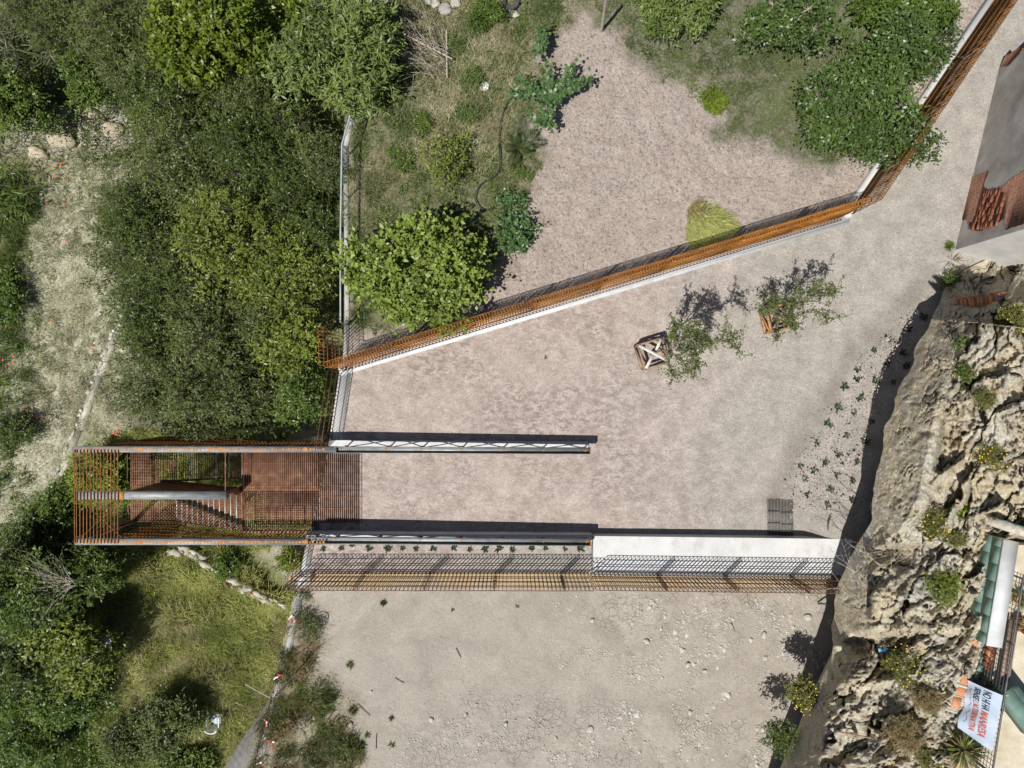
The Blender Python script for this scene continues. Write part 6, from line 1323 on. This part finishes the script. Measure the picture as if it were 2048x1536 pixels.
mb = MB(); mb.bars([W(594, 1178, -.2)], [W(604, 1166, 1.0)], .022, n=6); mb.build('iron_post', M['iron'], label='dark iron rod at the planter fence corner', cat='post')
mb = MB(); mb.bars([W(490, 1368, -4)], [W(548, 1400, -1.5)], .015, n=5); mb.build('thin_pole', M['wood_pale'], label='thin yellowish stick leaning on the yard wall', cat='stick')
polytube('dead_stick', [(1663, 1032), (1658, 1042), (1656, 1056), (1657, 1060)], .02, M['bark_dark'], 'curved dark stick lying on the embankment', 'stick', .46)
for i, (p_, lb) in enumerate([([(715, 1408), (725, 1418), (740, 1432)], 'bent dark twig beside the grey weed clump'), ([(753, 1468), (752, 1490), (752, 1498)], 'thin straight twig at the bottom of the yard'), ([(912, 1296), (921, 1315)], 'thin dark twig in the middle of the yard'), ([(790, 1356), (800, 1362), (808, 1366)], 'short dark twig above the small white stone'), ([(1463, 1246), (1470, 1262)], 'dark twig among the rubble right of centre'), ([(650, 1224), (656, 1230), (655, 1240)], 'curled dark twig at the edge of the scrub bush')]):
    polytube('twig', p_, .012, M['bark_dark'], lb, 'twig', -.26, smoothk=4)
tuft(1895, 605, .1, 30, .3, 'lf_brown', 'dry twigs at the foot of the brick pillar', .35, 'dry_twigs')
tuft(1905, 522, .1, 14, .2, 'lf_brown', 'dead stalks on the ground below the house corner', .45, 'dry_twigs')

# ------------------------------------------------------------------ groups for repeats that have none yet
GR = {'tree': 'trees around the plaza', 'shrub': 'shrubs in the garden, meadow and cliff', 'fence': 'rusty rebar fences', 'railing': 'metal railings', 'stone': 'loose stones in the yard', 'boulder': 'boulders by the dry meadow', 'rubble': 'broken slabs at the top of the garden', 'tape': 'red and white tape scraps on the yard wall', 'twig': 'dark twigs lying in the yard', 'weed': 'small weeds and dry twigs', 'weeds': 'weed clumps in the garden', 'canes': 'cane clumps in the top left corner', 'vine': 'grape vines at the soil edge', 'tree guard': 'timber guards round the saplings', 'grate': 'halves of the drain grate', 'bush': 'scrub bushes', 'potted plant': 'pots on the terrace', 'yucca': 'spiky plants by the banner', 'branches': 'dead branch piles', 'wall': 'walls and curbs of the plaza', 'post': 'dark iron rods', 'slab': 'concrete slabs', 'pipe': 'thin pipes', 'masonry': 'patches of clay brick'}
cnt = {}
for o in scene.objects:
    if o.parent is None and o.get('category') and not o.get('kind'): cnt[o['category']] = cnt.get(o['category'], 0) + 1
for o in scene.objects:
    if o.parent is None and o.get('category') in GR and not o.get('group') and not o.get('kind') and cnt[o['category']] > 1: o['group'] = GR[o['category']]
# ------------------------------------------------------------------ camera, light, world
cam = bpy.data.cameras.new('camera'); co = bpy.data.objects.new('camera', cam); col.objects.link(co)
co.location = (0, 0, H); co.rotation_euler = (0, 0, 0); cam.sensor_width = 36; cam.lens = 36 * F / 2048; cam.clip_end = 500; scene.camera = co
el, az = R(62), R(225)
sun = bpy.data.lights.new('sun', 'SUN'); so = bpy.data.objects.new('sun', sun); col.objects.link(so); sun.energy = 5.0; sun.angle = R(.53); sun.color = (1, .965, .90)
dirv = Vector((math.sin(az) * math.cos(el), math.cos(az) * math.cos(el), math.sin(el))); so.rotation_euler = dirv.to_track_quat('Z', 'Y').to_euler(); so.location = (0, 0, 30)
w = bpy.data.worlds.new('World'); scene.world = w; w.use_nodes = True; nt = w.node_tree; bg = nt.nodes['Background']; sky = nt.nodes.new('ShaderNodeTexSky'); sky.sky_type = 'NISHITA'; sky.sun_disc = False; sky.sun_elevation = el; sky.sun_rotation = az
nt.links.new(sky.outputs[0], bg.inputs[0]); bg.inputs[1].default_value = .05
vs = scene.view_settings; vs.view_transform = 'Standard'; vs.look = 'None'; vs.exposure = .16; vs.gamma = 1
scene.cycles.max_bounces = 6; scene.cycles.diffuse_bounces = 3; scene.cycles.transmission_bounces = 3; scene.cycles.transparent_max_bounces = 4
